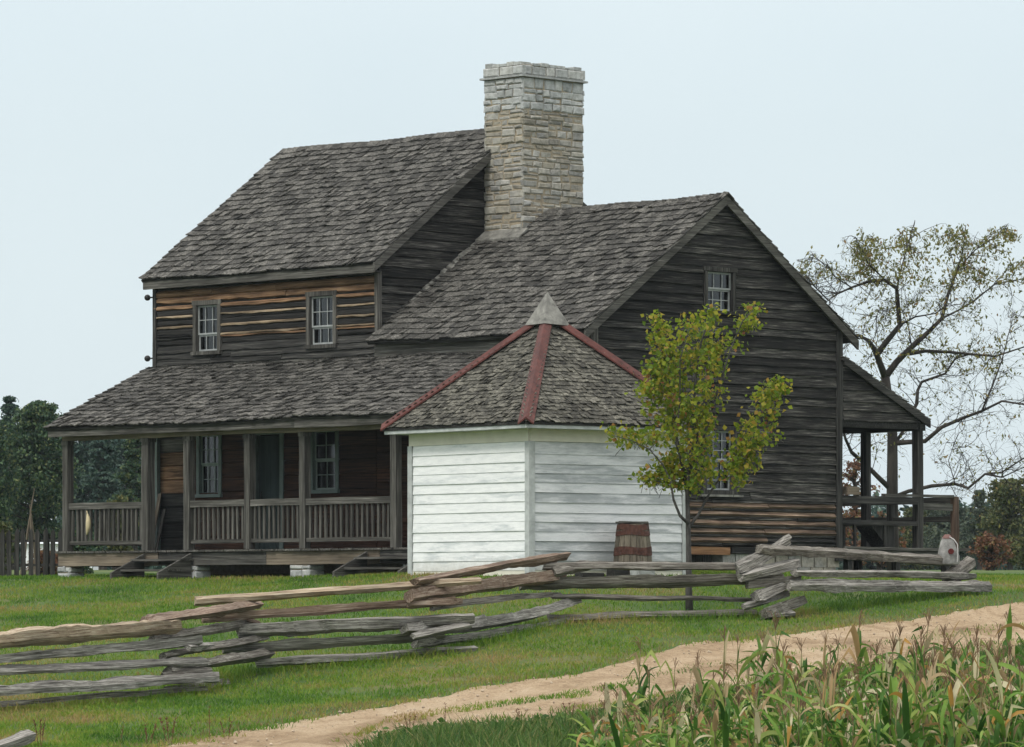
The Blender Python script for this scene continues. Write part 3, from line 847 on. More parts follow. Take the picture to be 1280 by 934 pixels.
boards(mb, rows(mb, 3.345, 4.40, .19, 0, .2), rext, [], wave=.008, joint=4, thick=.03)
hb(mb, 'porch_gable', [M['gable_dark']])
mb = MB(); rake(mb, .09, .13, 9.10, 3.39, 6.62, 4.50, .13); hb(mb, 'rake_board', M['dark_y'])
rl = empty('porch_railing', (0,0,-G)); rl.parent = house
for (nm, bx_, mt) in (('top_rail', (-.05,.03,6.66,8.85,1.80,1.94), 'dark_y'), ('middle_rail', (-.04,.02,6.66,8.85,1.41,1.49), 'dark_y'), ('upright', (-.03,.01,7.05,7.1,.975,1.40), 'dark_z'), ('upright', (-.03,.01,7.9,7.95,.975,1.40), 'dark_z'),
    ('corner_post', (-.07,.03,9.92,10.06,.98,1.97), 'brown_z'), ('top_rail', (-.07,.03,7.9,9.91,1.945,1.995), 'grey_y'), ('middle_rail', (-.05,.0,9.02,9.91,1.70,1.83), 'grey_y'),
    ('top_rail', (-4.5,-.08,9.96,10.02,1.84,1.96), 'grey_x'), ('middle_rail', (-4.5,-.08,9.96,10.0,1.5,1.6), 'grey_x'), ('upright', (-1.65,-1.55,9.92,10.04,.975,1.84), 'dark_z'), ('upright', (-3.05,-2.95,9.92,10.04,.975,1.84), 'dark_z')):
    mb = MB(); mb.wbox(*bx_, .008); mb.build(nm, M[mt], rl)

# ------------------------------------------------------------------ things on the porch
def plank(name, p0, p1, w, t, mat, label, cat, group=None, mats=None):
    p0 = Vector(p0); p1 = Vector(p1); L = (p1-p0).length
    mb = MB(); mb.wbox(0, L, -w/2, w/2, -t/2, t/2, .004)
    o = mb.build(name, mat); o.matrix_world = Matrix.Translation(p0) @ (p1-p0).to_track_quat('X', 'Z').to_matrix().to_4x4()
    return tag(o, label, cat, group)
plank('leaning_plank', hworld(-11.42, -.42, .93), hworld(-11.50, -.10, 2.05), .07, .03, M['tan_x'], 'tan plank leaning on the wall at the far end of the front porch', 'plank')
plank('leaning_plank', hworld(-11.20, -.46, .93), hworld(-11.36, -.10, 1.75), .05, .03, M['grey_x'], 'shorter grey plank leaning in the shade beside the tan one on the porch', 'plank')
# pale gourd hanging under the left railing
g = MB(); pts = []; rad = []
for i in range(12):
    t = i/11; pts.append(hworld(-10.98+.05*math.sin(t*3.1), -2.36, 1.68-.45*t)); rad.append(.012+.038*math.sin(math.pi*min(1, max(0, (t-.12)/.86)))**.8 if t > .1 else .010)
g.tube(pts, rad, 10)
tag(g.build('dried_gourd', plain('pale_gourd_skin', (.52,.44,.27), .5, .15, 12), smooth=True), 'long pale yellow gourd hanging below the rail at the far left of the front porch', 'gourd')
# bench on the rear deck
bench = empty('deck_bench', hworld(-.35, 7.9, .97), HR)
tag(bench, 'dark plank bench with a slanted bracket standing on the rear porch deck', 'bench')
mb = MB(); mb.wbox(-.25, .22, -1.1, .75, .42, .47, .005); mb.build('seat', M['dark_y'], bench)
mb = MB(); mb.hexa([(-.2,.3,0),(.2,.3,0),(.2,.42,0),(-.2,.42,0),(-.2,-.2,.418),(.2,-.2,.418),(.2,.42,.418),(-.2,.42,.418)]); mb.build('leg', M['dark_z'], bench)
mb = MB(); mb.wbox(-.2, .2, -1.0, -.94, 0, .418, .004); mb.build('leg', M['dark_z'], bench)
mb = MB(); mb.wbox(-.06, .12, -.14, .14, 0, .15, .006)
o = mb.build('wood_block', M['tan_y'], None, hworld(-.02, 6.93, 1.955)); o.rotation_euler = (0, 0, HR)
tag(o, 'squared wood block resting on the rear porch rail against the house corner', 'block')

# ------------------------------------------------------------------ WHITE SHED
sd = .6071, .7946
al = math.radians(52.6)
SF = Vector((22/F*73.5, 73.5, .40))
shed = empty('white_shed', SF, math.pi/2-al)   # local x runs along the right wall, local y along the left wall
tag(shed, 'small square white clapboard shed with pyramid shingle roof and red hip strips', 'shed')
SA = 3.26
rot = math.pi/2-al
def sb(mb, name, mats, parent=None, **k):
    return mb.build(name, mats, parent or shed, (0,0,0) if parent else (0,0,-SF.z), **k)
WT_, WB_ = 2.78, .40
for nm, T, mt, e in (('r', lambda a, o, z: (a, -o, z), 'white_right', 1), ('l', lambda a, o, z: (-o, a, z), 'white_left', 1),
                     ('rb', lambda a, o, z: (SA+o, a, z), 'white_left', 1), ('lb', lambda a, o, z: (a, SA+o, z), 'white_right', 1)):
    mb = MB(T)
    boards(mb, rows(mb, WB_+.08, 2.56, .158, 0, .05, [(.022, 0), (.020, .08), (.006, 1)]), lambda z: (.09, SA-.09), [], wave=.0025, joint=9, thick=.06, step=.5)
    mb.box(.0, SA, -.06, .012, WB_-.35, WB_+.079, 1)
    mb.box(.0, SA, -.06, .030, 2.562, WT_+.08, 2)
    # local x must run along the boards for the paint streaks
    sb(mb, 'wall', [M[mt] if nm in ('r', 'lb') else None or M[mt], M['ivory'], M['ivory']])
for (x, y) in ((0, 0), (SA, 0), (0, SA), (SA, SA)):
    mb = MB(); w = .085; sx = -1 if x else 1; sy = -1 if y else 1
    ax, bx = sorted((x-sx*.034, x+sx*w)); ay, by = sorted((y-sy*.034, y+sy*w))
    mb.box(ax, bx, ay, by, WB_-.2, 2.561); sb(mb, 'corner_board', M['trim_grey'])
OV = .33; EZ = 2.86; AP = 4.66; c0 = SA/2; EW = SA+2*OV
hl = math.hypot(EW/2, AP-EZ)
mb = MB()
for k in range(4):
    ang = k*math.pi/2
    U = Vector((math.cos(ang), math.sin(ang), 0)); In = Vector((-math.sin(ang), math.cos(ang), 0))
    O = Vector((c0, c0, EZ))-U*(EW/2)-In*(EW/2)
    S = (In*(EW/2)+Vector((0,0,AP-EZ))).normalized()
    shingles(mb, O, U, S, EW, hl-.05, expo=.092, w=.095, thick=.011, lift=.014, ext=lambda s: (s/hl*EW/2, EW-s/hl*EW/2), ragged=.012)
    a = O; b = O+U*EW; t = Vector((c0, c0, AP)); dn = Vector((0,0,-.04))
    mb.add([a+dn, b+dn, t+dn, a, b, t], [(0,1,4,3),(1,2,5,4),(2,0,3,5),(3,4,5),(2,1,0)], 1)
roof = sb(mb, 'roof', [M['shingle_fine'], M['dark_x']])
mb = MB()
x0, x1 = -OV+.02, SA+OV-.02
mb.box(x0, x1, x0, x1, EZ-.10, EZ-.045)
sb(mb, 'eave_board', M['trim_grey'])
for k in range(4):
    ang = k*math.pi/2+math.pi/4
    D = Vector((math.cos(ang), math.sin(ang), 0)); Sd = Vector((-D.y, D.x, 0))
    bot = Vector((c0, c0, EZ+.0))+D*(EW/2*math.sqrt(2)+.02); top = Vector((c0, c0, AP-.02))+D*.16
    mb = MB(); P = []
    for (p, w) in ((bot, .13), (top, .10)):
        for (sx, dz) in ((-1, -.045), (0, .055), (1, -.045)):
            P.append(p+Sd*w*sx+Vector((0,0,dz+.02)))
        for (sx, dz) in ((-1, -.075), (0, .025), (1, -.075)):
            P.append(p+Sd*w*sx+Vector((0,0,dz+.02)))
    mb.add(P, [(0,1,7,6),(1,2,8,7),(3,9,10,4),(4,10,11,5),(0,6,9,3),(2,5,11,8),(0,3,4,1),(1,4,5,2),(6,7,10,9),(7,8,11,10)])
    sb(mb, 'hip_strip', M['red_metal'])
mb = MB(); q = .27; zb_, zt_ = AP-.10, AP+.46
base = [Vector((c0+sx*q, c0+sy*q, zb_+R.uniform(-.02,.02))) for (sx, sy) in ((-1,-1),(1,-1),(1,1),(-1,1))]
tp = Vector((c0, c0, zt_))
mb.add(base+[tp], [(0,1,4),(1,2,4),(2,3,4),(3,0,4),(3,2,1,0)])
sb(mb, 'roof_cap', M['tin'])
mb = MB(); mb.box(c0-.17, c0+.17, c0-.17, c0+.17, AP-.25, zb_+.02); sb(mb, 'vent_box', M['dark_z'])

# ------------------------------------------------------------------ barrel and blocks
def gpt(px, py, Y):
    X = (px-CX)/F*Y; return Vector((X, Y, terr(X, Y)))
bp = gpt(791, 720, 74.15)
barrel = empty('wooden_barrel', bp)
tag(barrel, 'old wooden barrel with rusty hoops and a broken lid beside the white shed', 'barrel')
mb = MB(); H = .84; ns = 18
for k in range(ns):
    a0 = 2*math.pi*k/ns+.012; a1 = 2*math.pi*(k+1)/ns-.012; P = []; topj = R.uniform(-.012, .015)
    for i in range(7):
        t = i/6; r = .335-.085*max(0, t-.15)/.85-.03*(1-t)**2+.01*math.sin(math.pi*t)
        z = H*t+(topj if i == 6 else 0)
        for (a, rr) in ((a0, r), (a1, r), (a1, r-.022), (a0, r-.022)): P.append((math.cos(a)*rr, math.sin(a)*rr, z))
    fs = [(0,1,2,3), (24,27,26,25)]
    for i in range(6):
        for q_ in range(4): fs.append((i*4+q_, i*4+(q_+1) % 4, i*4+4+(q_+1) % 4, i*4+4+q_))
    mb.add(P, fs)
mb.build('barrel_staves', wood('barrel_stave_wood', [(.3, (.06,.05,.038)), (.55, (.17,.145,.11)), (.75, (.25,.22,.17))], 'z', isl=.5), barrel)
rust = plain('rust', (.068,.030,.022), .85, .6, 11)
for (za, zb) in ((.10, .17), (.34, .42), (.40, .47), (.66, .74), (.745, .84)):
    mb = MB(); P = []; n = 28
    def rr(z):
        t = z/H; return .335-.085*max(0, t-.15)/.85-.03*(1-t)**2+.01*math.sin(math.pi*t)
    for k in range(n):
        a = 2*math.pi*k/n; wv = .012*math.sin(3*a+za*20)
        for (z, o) in ((za, .008), (zb, .008), (zb, .001), (za, .001)): P.append((math.cos(a)*(rr(z)+o), math.sin(a)*(rr(z)+o), z+wv))
    mb.add(P, [(k*4+i, k*4+(i+1) % 4, ((k+1) % n)*4+(i+1) % 4, ((k+1) % n)*4+i) for k in range(n) for i in range(4)])
    mb.build('hoop', rust, barrel, smooth=False)
mb = MB()
for k in range(6):
    y = -.24+k*.085; hx = math.sqrt(max(.01, .28**2-y**2)); mb.wbox(-hx, hx*R.uniform(.75, 1.1), y, y+.075, H+.012+R.uniform(0,.02), H+.03+R.uniform(0,.025), .006)
mb.build('lid', M['grey_x'], barrel)
def rough_block(name, px, Y, w, d, h, mat, label, rz=.6, cat='stone block'):
    c = gpt(px, 720, Y); mb = MB()
    P = [(sx*w/2+R.uniform(-.015,.015), sy*d/2+R.uniform(-.015,.015), z+R.uniform(-.012,.012)) for z in (-.04, h) for (sx, sy) in ((-1,-1),(1,-1),(1,1),(-1,1))]
    mb.hexa(P); o = mb.build(name, mat, None, c); o.rotation_euler = (0,0,rz)
    bv = o.modifiers.new('b', 'BEVEL'); bv.width = .012; bv.segments = 2
    return tag(o, label, cat)
rough_block('stone_block', 803, 73.62, .34, .25, .24, M['stone_grey'], 'pale grey stone block on the grass in front of the barrel')
rough_block('wood_chunk', 772, 73.8, .30, .22, .16, M['dark_x'], 'dark squared wood chunk on the grass left of the pale block', cat='wood chunk')
rough_block('wood_chunk', 737, 72.3, .42, .22, .20, M['dark_x'], 'dark low timber block on the grass behind the rails, nearest the shed corner', cat='wood chunk')

# ------------------------------------------------------------------ split rail fence
fence = empty('split_rail_fence', PX(225, 868, 60))
tag(fence, 'weathered zigzag split rail fence crossing the lawn in front of the house', 'fence')
RMs = {'g': wood('grey_rail_wood', [(.32,(.025,.023,.021)),(.43,(.13,.12,.105)),(.54,(.26,.245,.22)),(.67,(.46,.44,.40))], 'x', scale=60, stretch=30, isl=.3, bump=1.0),
       'd': wood('dark_rail_wood', [(.32,(.020,.017,.014)),(.43,(.095,.083,.070)),(.54,(.18,.165,.14)),(.67,(.34,.32,.285))], 'x', scale=60, stretch=30, isl=.3, bump=1.0),
       't': wood('tan_rail_wood', [(.32,(.07,.045,.03)),(.45,(.27,.20,.135)),(.56,(.38,.31,.22)),(.70,(.50,.44,.35))], 'x', scale=55, stretch=28, isl=.2, bump=1.0),
       'r': wood('red_brown_rail_wood', [(.32,(.045,.028,.02)),(.44,(.15,.10,.072)),(.56,(.24,.18,.135)),(.70,(.38,.32,.26))], 'x', scale=55, stretch=28, isl=.2, bump=1.0)}
def rail_mesh(L, th, bend, wedge):
    mb = MB(); n = max(8, int(L/.11)); ns = R.choice((5, 6, 6)); P = []
    base = [R.choice((.62, .85, 1.0, 1.2, 1.35))*R.uniform(.93, 1.07) for _ in range(ns)]
    if wedge:    # split face: one flat side
        k0 = R.randrange(ns); base[k0] *= .55; base[(k0+1) % ns] *= .6
    ph = R.uniform(0, 6); tw = R.uniform(-.5, .5); sd_ = R.uniform(0, 99)
    for i in range(n+1):
        t = i/n; x = L*t
        cy = .02*math.sin(ph+t*3.3)+.02*mnoise.noise((x*.8, sd_, 0)); cz = bend*4*t*(1-t)+.020*mnoise.noise((x*.9, sd_, 5))
        s = 1+.22*mnoise.noise((x*1.3, sd_, 9)); 
        if t < .06 or t > .94: s *= R.uniform(.80, .95)
        ex = R.uniform(-.03, .03) if i in (0, n) else 0
        for k in range(ns):
            a = 2*math.pi*k/ns+tw*t
            r = th/2*base[k]*s*(1+.18*mnoise.noise((x*1.3, k*3.1, sd_))+.20*mnoise.noise((x*7, k*5.3, sd_)))
            P.append((x+ex+(R.uniform(-.03,.03) if i in (0,n) else 0), cy+math.cos(a)*r, cz+math.sin(a)*r))
    fs = []
    for i in range(n):
        for k in range(ns): fs.append((i*ns+k, i*ns+(k+1) % ns, (i+1)*ns+(k+1) % ns, (i+1)*ns+k))
    fs.append(tuple(range(ns))); fs.append(tuple(n*ns+k for k in range(ns)))
    mb.add(P, fs); return mb
JY = {-1: 55.5, 1: 60, 2: 62.5, 3: 63.5, 4: 67, 5: 68.7, 6: 72.6}
def rail(x0, y0, x1, y1, th, m, Ya, Yb, bend=0, off=0.0, parent=None, wedge=True, rnd=False):
    a = PX(x0, y0, Ya+off); b = PX(x1, y1, Yb+off); L = (b-a).length
    t = th/F*(Ya+Yb)/2*1.12
    o = rail_mesh(L, t, bend, wedge).build('fence_rail', RMs[m])
    Mx = Matrix.Translation(a) @ (b-a).to_track_quat('X', 'Z').to_matrix().to_4x4()
    o.parent = fence; o.matrix_parent_inverse = Matrix.Identity(4)
    o.matrix_basis = Matrix.Translation(-fence.location) @ Mx
    return o
J = JY
RL = [ # x0,y0,x1,y1,thick,mat,Ya,Yb,bend
 (-130,814,224,785,18,'t',J[-1],J[1]+.2,0),(-130,836,253,802,16,'g',J[-1],J[1]+.35,0),(-130,846,261,829,13,'g',J[-1],J[1]+.4,0),(-130,872,272,848,16,'g',J[-1],J[1]+.4,0),(-130,890,258,860,9,'d',J[-1],J[1]+.3,0),
 (181,778,318,757,17,'r',J[1]-.3,J[2]+.3,0),(190,800,307,782,14,'d',J[1]-.2,J[2]+.2,0),(200,820,328,798,15,'d',J[1]-.2,J[2]+.3,0),(209,839,335,819,14,'d',J[1]-.2,J[2]+.3,0),(209,861,285,851,9,'d',J[1]-.1,J[1]+1.6,0),
 (243,750,600,725,13,'t',J[2]-.3,J[3]+.4,0),(254,775,571,753,12,'r',J[2]-.25,J[3]+.2,0),(296,787,588,772,17,'g',J[2]-.1,J[3]+.25,0),(279,812,557,795,12,'g',J[2]-.2,J[3]+.1,0),(321,829,594,811,10,'g',J[2],J[3]+.3,0),
 (520,726,707,694,16,'r',J[3]-.3,J[4]+.3,0),(511,748,700,720,19,'r',J[3]-.4,J[4]+.2,0),(539,761,702,744,8,'d',J[3],J[4]+.2,.04),(507,788,718,752,16,'g',J[3]-.4,J[4]+.4,-.11),(520,806,720,777,13,'g',J[3]-.3,J[4]+.4,0),
 (678,707,926,707,12,'d',J[4]-.25,J[5]-.1,0),(655,732,978,724,14,'d',J[4]-.35,J[5]+.2,0),(690,746,948,748,9,'d',J[4]-.1,J[5]+.1,0),(684,772,950,766,13,'d',J[4]-.15,J[5]+.1,0),
 (922,709,988,675,12,'g',J[5]-.5,J[5]+.5,-.05),(924,719,998,702,16,'g',J[5]-.45,J[5]+.5,0),(943,744,984,727,16,'g',J[5]-.35,J[5]+.35,0),(950,766,1002,749,17,'d',J[5]-.35,J[5]+.5,0),(962,769,992,768,8,'g',J[5]-.3,J[5]+.1,0),
 (947,685,1192,701,15,'d',J[5]-.1,J[6]+.1,0),(991,715,1219,719,10,'g',J[5]+.1,J[6]+.2,0),(984,732,1234,735,12,'g',J[5],J[6]+.2,0),
 (205,846,262,838,9,'d',J[1]-.4,J[1]+.5,0),(232,808,300,800,10,'g',J[1],J[2],0),(262,766,322,778,10,'r',J[2]-.3,J[2]+.3,0),(506,757,575,752,10,'r',J[3]-.3,J[3]+.3,0),(516,795,590,781,9,'g',J[3]-.5,J[3]+.2,0),(690,715,740,706,11,'d',J[4]-.3,J[4]+.3,0),(930,757,985,742,11,'g',J[5]-.4,J[5]+.4,0),(938,731,1000,724,10,'d',J[5]-.3,J[5]+.4,0),
 (1186,727,1215,706,17,'d',J[6]-.3,J[6]+.6,0),(1178,729,1200,727,14,'g',J[6]-.2,J[6]+.2,0)]
for k, q in enumerate(RL): rail(*q[:8], bend=q[8])
# loose rail end, lower left
a = PX(-60, 952, 49.5); b = PX(40, 921, 50.2)
o = rail_mesh((b-a).length, .13, 0, True).build('loose_log', RMs['g']); o.matrix_world = Matrix.Translation(a) @ (b-a).to_track_quat('X', 'Z').to_matrix().to_4x4()
tag(o, 'grey split log poking up from the grass at the lower left corner', 'log')
# white cloth sack hung over the far end of the fence
sp = PX(1184, 706, 72.4)
sack = empty('cloth_sack', sp)
tag(sack, 'white cloth sack with a round dark red mark on the far right fence end', 'sack')
mb = MB(); P = []; n = 16; prof = [(0,.165,.09),(.02,.185,.11),(.14,.175,.11),(.24,.15,.10),(.30,.125,.09),(.36,.105,.075),(.43,.07,.06),(.47,.035,.03)]
for (z, rx, ry) in prof:
    for k in range(n):
        a = 2*math.pi*k/n; w = 1+.10*math.sin(a*3+z*9)+.07*math.sin(a*5+z*23)+R.uniform(-.05,.05)
        P.append((math.cos(a)*rx*w, math.sin(a)*ry*w, z))
fs = [(i*n+k, i*n+(k+1) % n, (i+1)*n+(k+1) % n, (i+1)*n+k) for i in range(len(prof)-1) for k in range(n)]+[tuple(range(n)), tuple((len(prof)-1)*n+k for k in range(n))]
mb.add(P, fs); mb.build('sack_body', plain('off_white_cloth', (.24,.235,.225), .9, .45, 9), sack, smooth=True)
mb = MB(); mb.tube([(.05,-.125,.21),(.05,-.140,.21)], [.048,.042], 12); mb.build('red_mark', plain('dark_red_cloth', (.085,.014,.013), .8, .2), sack)
mb = MB(); mb.tube([(.03,-.06,.44),(.10,-.08,.40),(.155,-.09,.32),(.16,-.10,.2),(.155,-.10,.1),(.15,-.09,.04)], .009, 6); mb.build('cord', plain('white_cord', (.45,.44,.43), .8), sack)
mb = MB(); P = []
for (z, r) in ((.415,.088),(.45,.068),(.482,.036)):
    for k in range(12): a = 2*math.pi*k/12; P.append((math.cos(a)*r, math.sin(a)*r*.85, z))
mb.add(P, [(i*12+k, i*12+(k+1) % 12, (i+1)*12+(k+1) % 12, (i+1)*12+k) for i in range(2) for k in range(12)]); mb.build('tie', plain('faded_pink_tie', (.17,.095,.085), .9), sack)

# ------------------------------------------------------------------ picket fence and what stands behind it
pf = empty('picket_fence', (-10.4, 90.5, .47))
tag(pf, 'dark weathered picket fence running left from the end of the porch', 'fence')
mb = MB()
pa = Vector((-13.2, 91.2, 0)); pb = Vector((-8.8, 90.2, 0)); n = 30
d = (pb-pa); 
def on(t, o=0): q = pa+d*t; nn = Vector((-d.y, d.x, 0)).normalized(); return q+nn*o-Vector((-10.4, 90.5, 0))
for k in range(n+1):
    t = k/n; c = on(t); u = d.normalized(); w = .046; h = .95+R.uniform(-.03,.03); nn = Vector((-d.y,d.x,0)).normalized()*.012
    tl = R.uniform(-.02, .02)
    P = []
    for o in (-nn, nn):
        P += [c-u*w+o+Vector((0,0,.0)), c+u*w+o, c+u*w+u*tl+o+Vector((0,0,h-.09)), c+u*tl+u*.01+o+Vector((0,0,h)), c-u*w+u*tl+o+Vector((0,0,h-.09))]
    b = MB(); b.add(P, [(0,1,2,3,4),(9,8,7,6,5)]+[(i, 5+i, 5+(i+1) % 5, (i+1) % 5) for i in range(5)])
    b.build('picket', M['dark_z'], pf)
for z in (.22, .70):
    b = MB(); p0 = on(0, .045); p1 = on(1, .045); b.tube([p0+Vector((0,0,z)), p1+Vector((0,0,z))], .035, 4); b.build('rail', M['dark_x'], pf)
for t in (.02, .45, .9):
    b = MB(); p0 = on(t, .12); b.tube([p0, p0+Vector((0,0,.85))], .05, 6); b.build('post', M['dark_z'], pf)
bp_ = PX(36, 712, 97); bp_.z = terr(bp_.x, 97)
pl = empty('bean_poles', bp_); tag(pl, 'brown bean poles tied together and standing behind the picket fence', 'pole stand')
for k, (ax, ay, tx, tz, r) in enumerate(((-.12,0,.12,1.85,.022),(.14,.1,.02,1.5,.03),(.10,-.1,.03,1.35,.03),(-.18,.08,.06,1.3,.028),(0,.2,.05,1.6,.016))):
    b = MB(); q0 = Vector((ax,ay,0)); q1 = Vector((tx,0,tz)); b.tube([q0, q0.lerp(q1,.5)+Vector((R.uniform(-.03,.03),0,0)), q1], [r, r*.8, r*.4], 6); b.build('pole', M['tan_z'], pl)
# white outbuilding far beyond
wb = PX(72, 720, 132); wb.z = terr(wb.x, 132)-.05
ob = empty('white_outbuilding', wb); tag(ob, 'low white outbuilding far off, seen through the picket fence', 'building')
b = MB(); b.box(-1.0, 1.0, 0, 2.0, 0, .78); b.build('wall', plain('far_white_paint', (.75,.77,.78), .8, .05, 1), ob)
b = MB(); b.add([(-1.1,-.12,.782),(1.1,-.12,.782),(1.1,2.12,.782),(-1.1,2.12,.782),(-1.1,1,.9),(1.1,1,.9)], [(0,1,5,4),(2,3,4,5),(1,2,5),(3,0,4),(3,2,1,0)]); b.build('roof', plain('far_roof', (.55,.58,.6), .8, .1, 1), ob)

# ------------------------------------------------------------------ plants: quad soup
rng = np.random.default_rng(11)
def soup(name, C, size, mats, parent=None, aspect=.6, droop=None, loc=(0,0,0), mi=None, fold=.25):
    """many leaf faces: kite-shaped leaves of two triangles with a fold"""
    n = len(C); C = np.asarray(C, float)
    d = rng.normal(size=(n, 3))
    if droop is not None: d = d*.8; d[:, 2] -= droop
    d /= np.linalg.norm(d, axis=1)[:, None]
    r = rng.normal(size=(n, 3)); s = np.cross(d, r); s /= np.linalg.norm(s, axis=1)[:, None]+1e-9
    nn = np.cross(d, s)
    L = size*rng.uniform(.6, 1.3, n)[:, None]; Wd = L*aspect
    p0 = C-d*L*.5; p1 = C+s*Wd*.5+nn*L*fold*rng.uniform(0, 1, (n, 1)); p2 = C+d*L*.5; p3 = C-s*Wd*.5+nn*L*fold*rng.uniform(0, 1, (n, 1))
    V = np.stack([p0, p1, p2, p3], 1).reshape(-1, 3)
    me = bpy.data.meshes.new(name); me.vertices.add(4*n); me.vertices.foreach_set('co', V.ravel())
    idx = (np.arange(n)[:, None]*4+np.array([0,1,2,0,2,3])[None]).ravel()
    me.loops.add(6*n); me.loops.foreach_set('vertex_index', idx.astype(np.int32))
    me.polygons.add(2*n); me.polygons.foreach_set('loop_start', np.arange(0, 6*n, 3, dtype=np.int32))
    for m in (mats if isinstance(mats, (list, tuple)) else [mats]): me.materials.append(m)
    if mi is not None: me.polygons.foreach_set('material_index', np.repeat(mi, 2).astype(np.int32))
    me.update(calc_edges=True)
    o = bpy.data.objects.new(name, me); COL.objects.link(o); o.location = loc
    if parent: o.parent = parent
    return o

# --- young maple
MY = 69.6
base = PX(862, 764, MY)
maple = empty('young_maple', base)
tag(maple, 'young maple turning yellow green, standing behind the rail fence in front of the dark gable', 'tree')
def loc_px(x, y, dy=0): return PX(x, y, MY+dy)-base
limbs = [([(862,768),(861,735),(861,700),(860,655),(859,615),(861,570),(866,520),(870,470),(876,430),(887,395)], .062, .010, 0, 0),
 ([(861,655),(850,645),(842,625),(838,600),(828,580),(812,562),(790,551),(765,544)], .028, .005, -.1, -.5),
 ([(860,660),(872,645),(888,615),(912,580),(938,540),(958,505),(970,482)], .028, .006, .0, .5),
 ([(859,618),(850,570),(840,510),(828,455),(820,408)], .030, .006, 0, .5),
 ([(861,590),(880,545),(897,490),(912,440),(928,402),(941,388)], .028, .005, 0, -.5),
 ([(840,602),(822,602),(800,594)], .012, .004, -.1, -.2),
 ([(860,600),(870,555),(880,500),(895,450),(900,410)], .02, .005, 0, .7),
 ([(859,600),(845,555),(850,500),(850,450),(862,410)], .02, .005, 0, -.7)]
mb = MB()
for (pl_, r0, r1, d0, d1) in limbs:
    n = len(pl_); pts = [loc_px(x, y, d0+(d1-d0)*i/(n-1)) for i, (x, y) in enumerate(pl_)]
    mb.tube(pts, [r0+(r1-r0)*(i/(n-1))**.7 for i in range(n)], 8, irr=.05)
twC = []
blobs = [(872,408,26,12,5),(888,395,9,8,3),(838,430,16,14,4),(862,438,34,20,11),(866,462,40,22,16),(855,495,48,28,27),(850,540,42,36,32),(858,588,34,24,20),(915,592,18,16,7),(925,570,14,16,6),(940,540,20,24,11),(962,502,17,22,9),(974,484,8,8,3),
         (930,404,13,10,4),(943,388,6,5,2),(820,412,7,14,4),(825,450,14,22,6),(815,470,8,8,3),(806,500,16,16,4),(828,585,22,14,6),(795,549,20,7,5),(765,544,10,4,2),(803,597,14,6,4),(835,600,14,10,5),(905,432,14,14,5),(945,575,8,8,2),(965,545,5,5,1)]
for (bx, by, rx, ry, cnt) in blobs:
    for _ in range(int(cnt*2.35)):
        a = R.uniform(0, 6.283); q = math.sqrt(R.random())
        c = loc_px(bx+math.cos(a)*q*rx, by+math.sin(a)*q*ry, R.uniform(-1, 1)*min(.75, rx/F*MY*1.1))
        dr = Vector((R.gauss(0, .5), R.gauss(0, .5), R.uniform(.2, 1))).normalized()
        L = R.uniform(.12, .26)
        if R.random() < .5: mb.tube([c-dr*L*1.2, c+dr*L*.4], [.005, .003], 4)
        for _ in range(R.randint(11, 17)):
            t = R.uniform(-.5, .6); twC.append(c+dr*L*t+Vector((R.gauss(0,.075), R.gauss(0,.075), R.gauss(0,.055))))
mb.build('trunk', M['bark'], maple, smooth=True)
mlm = leafmat('maple_leaf', [(0, (.09,.16,.014)), (.35, (.17,.24,.018)), (.65, (.26,.30,.024)), (.88, (.38,.32,.04)), (.96, (.36,.24,.05)), (.995, (.30,.12,.05))], .5)
soup('crown', twC, .078, mlm, maple, aspect=.85)
print('maple leaves', len(twC))

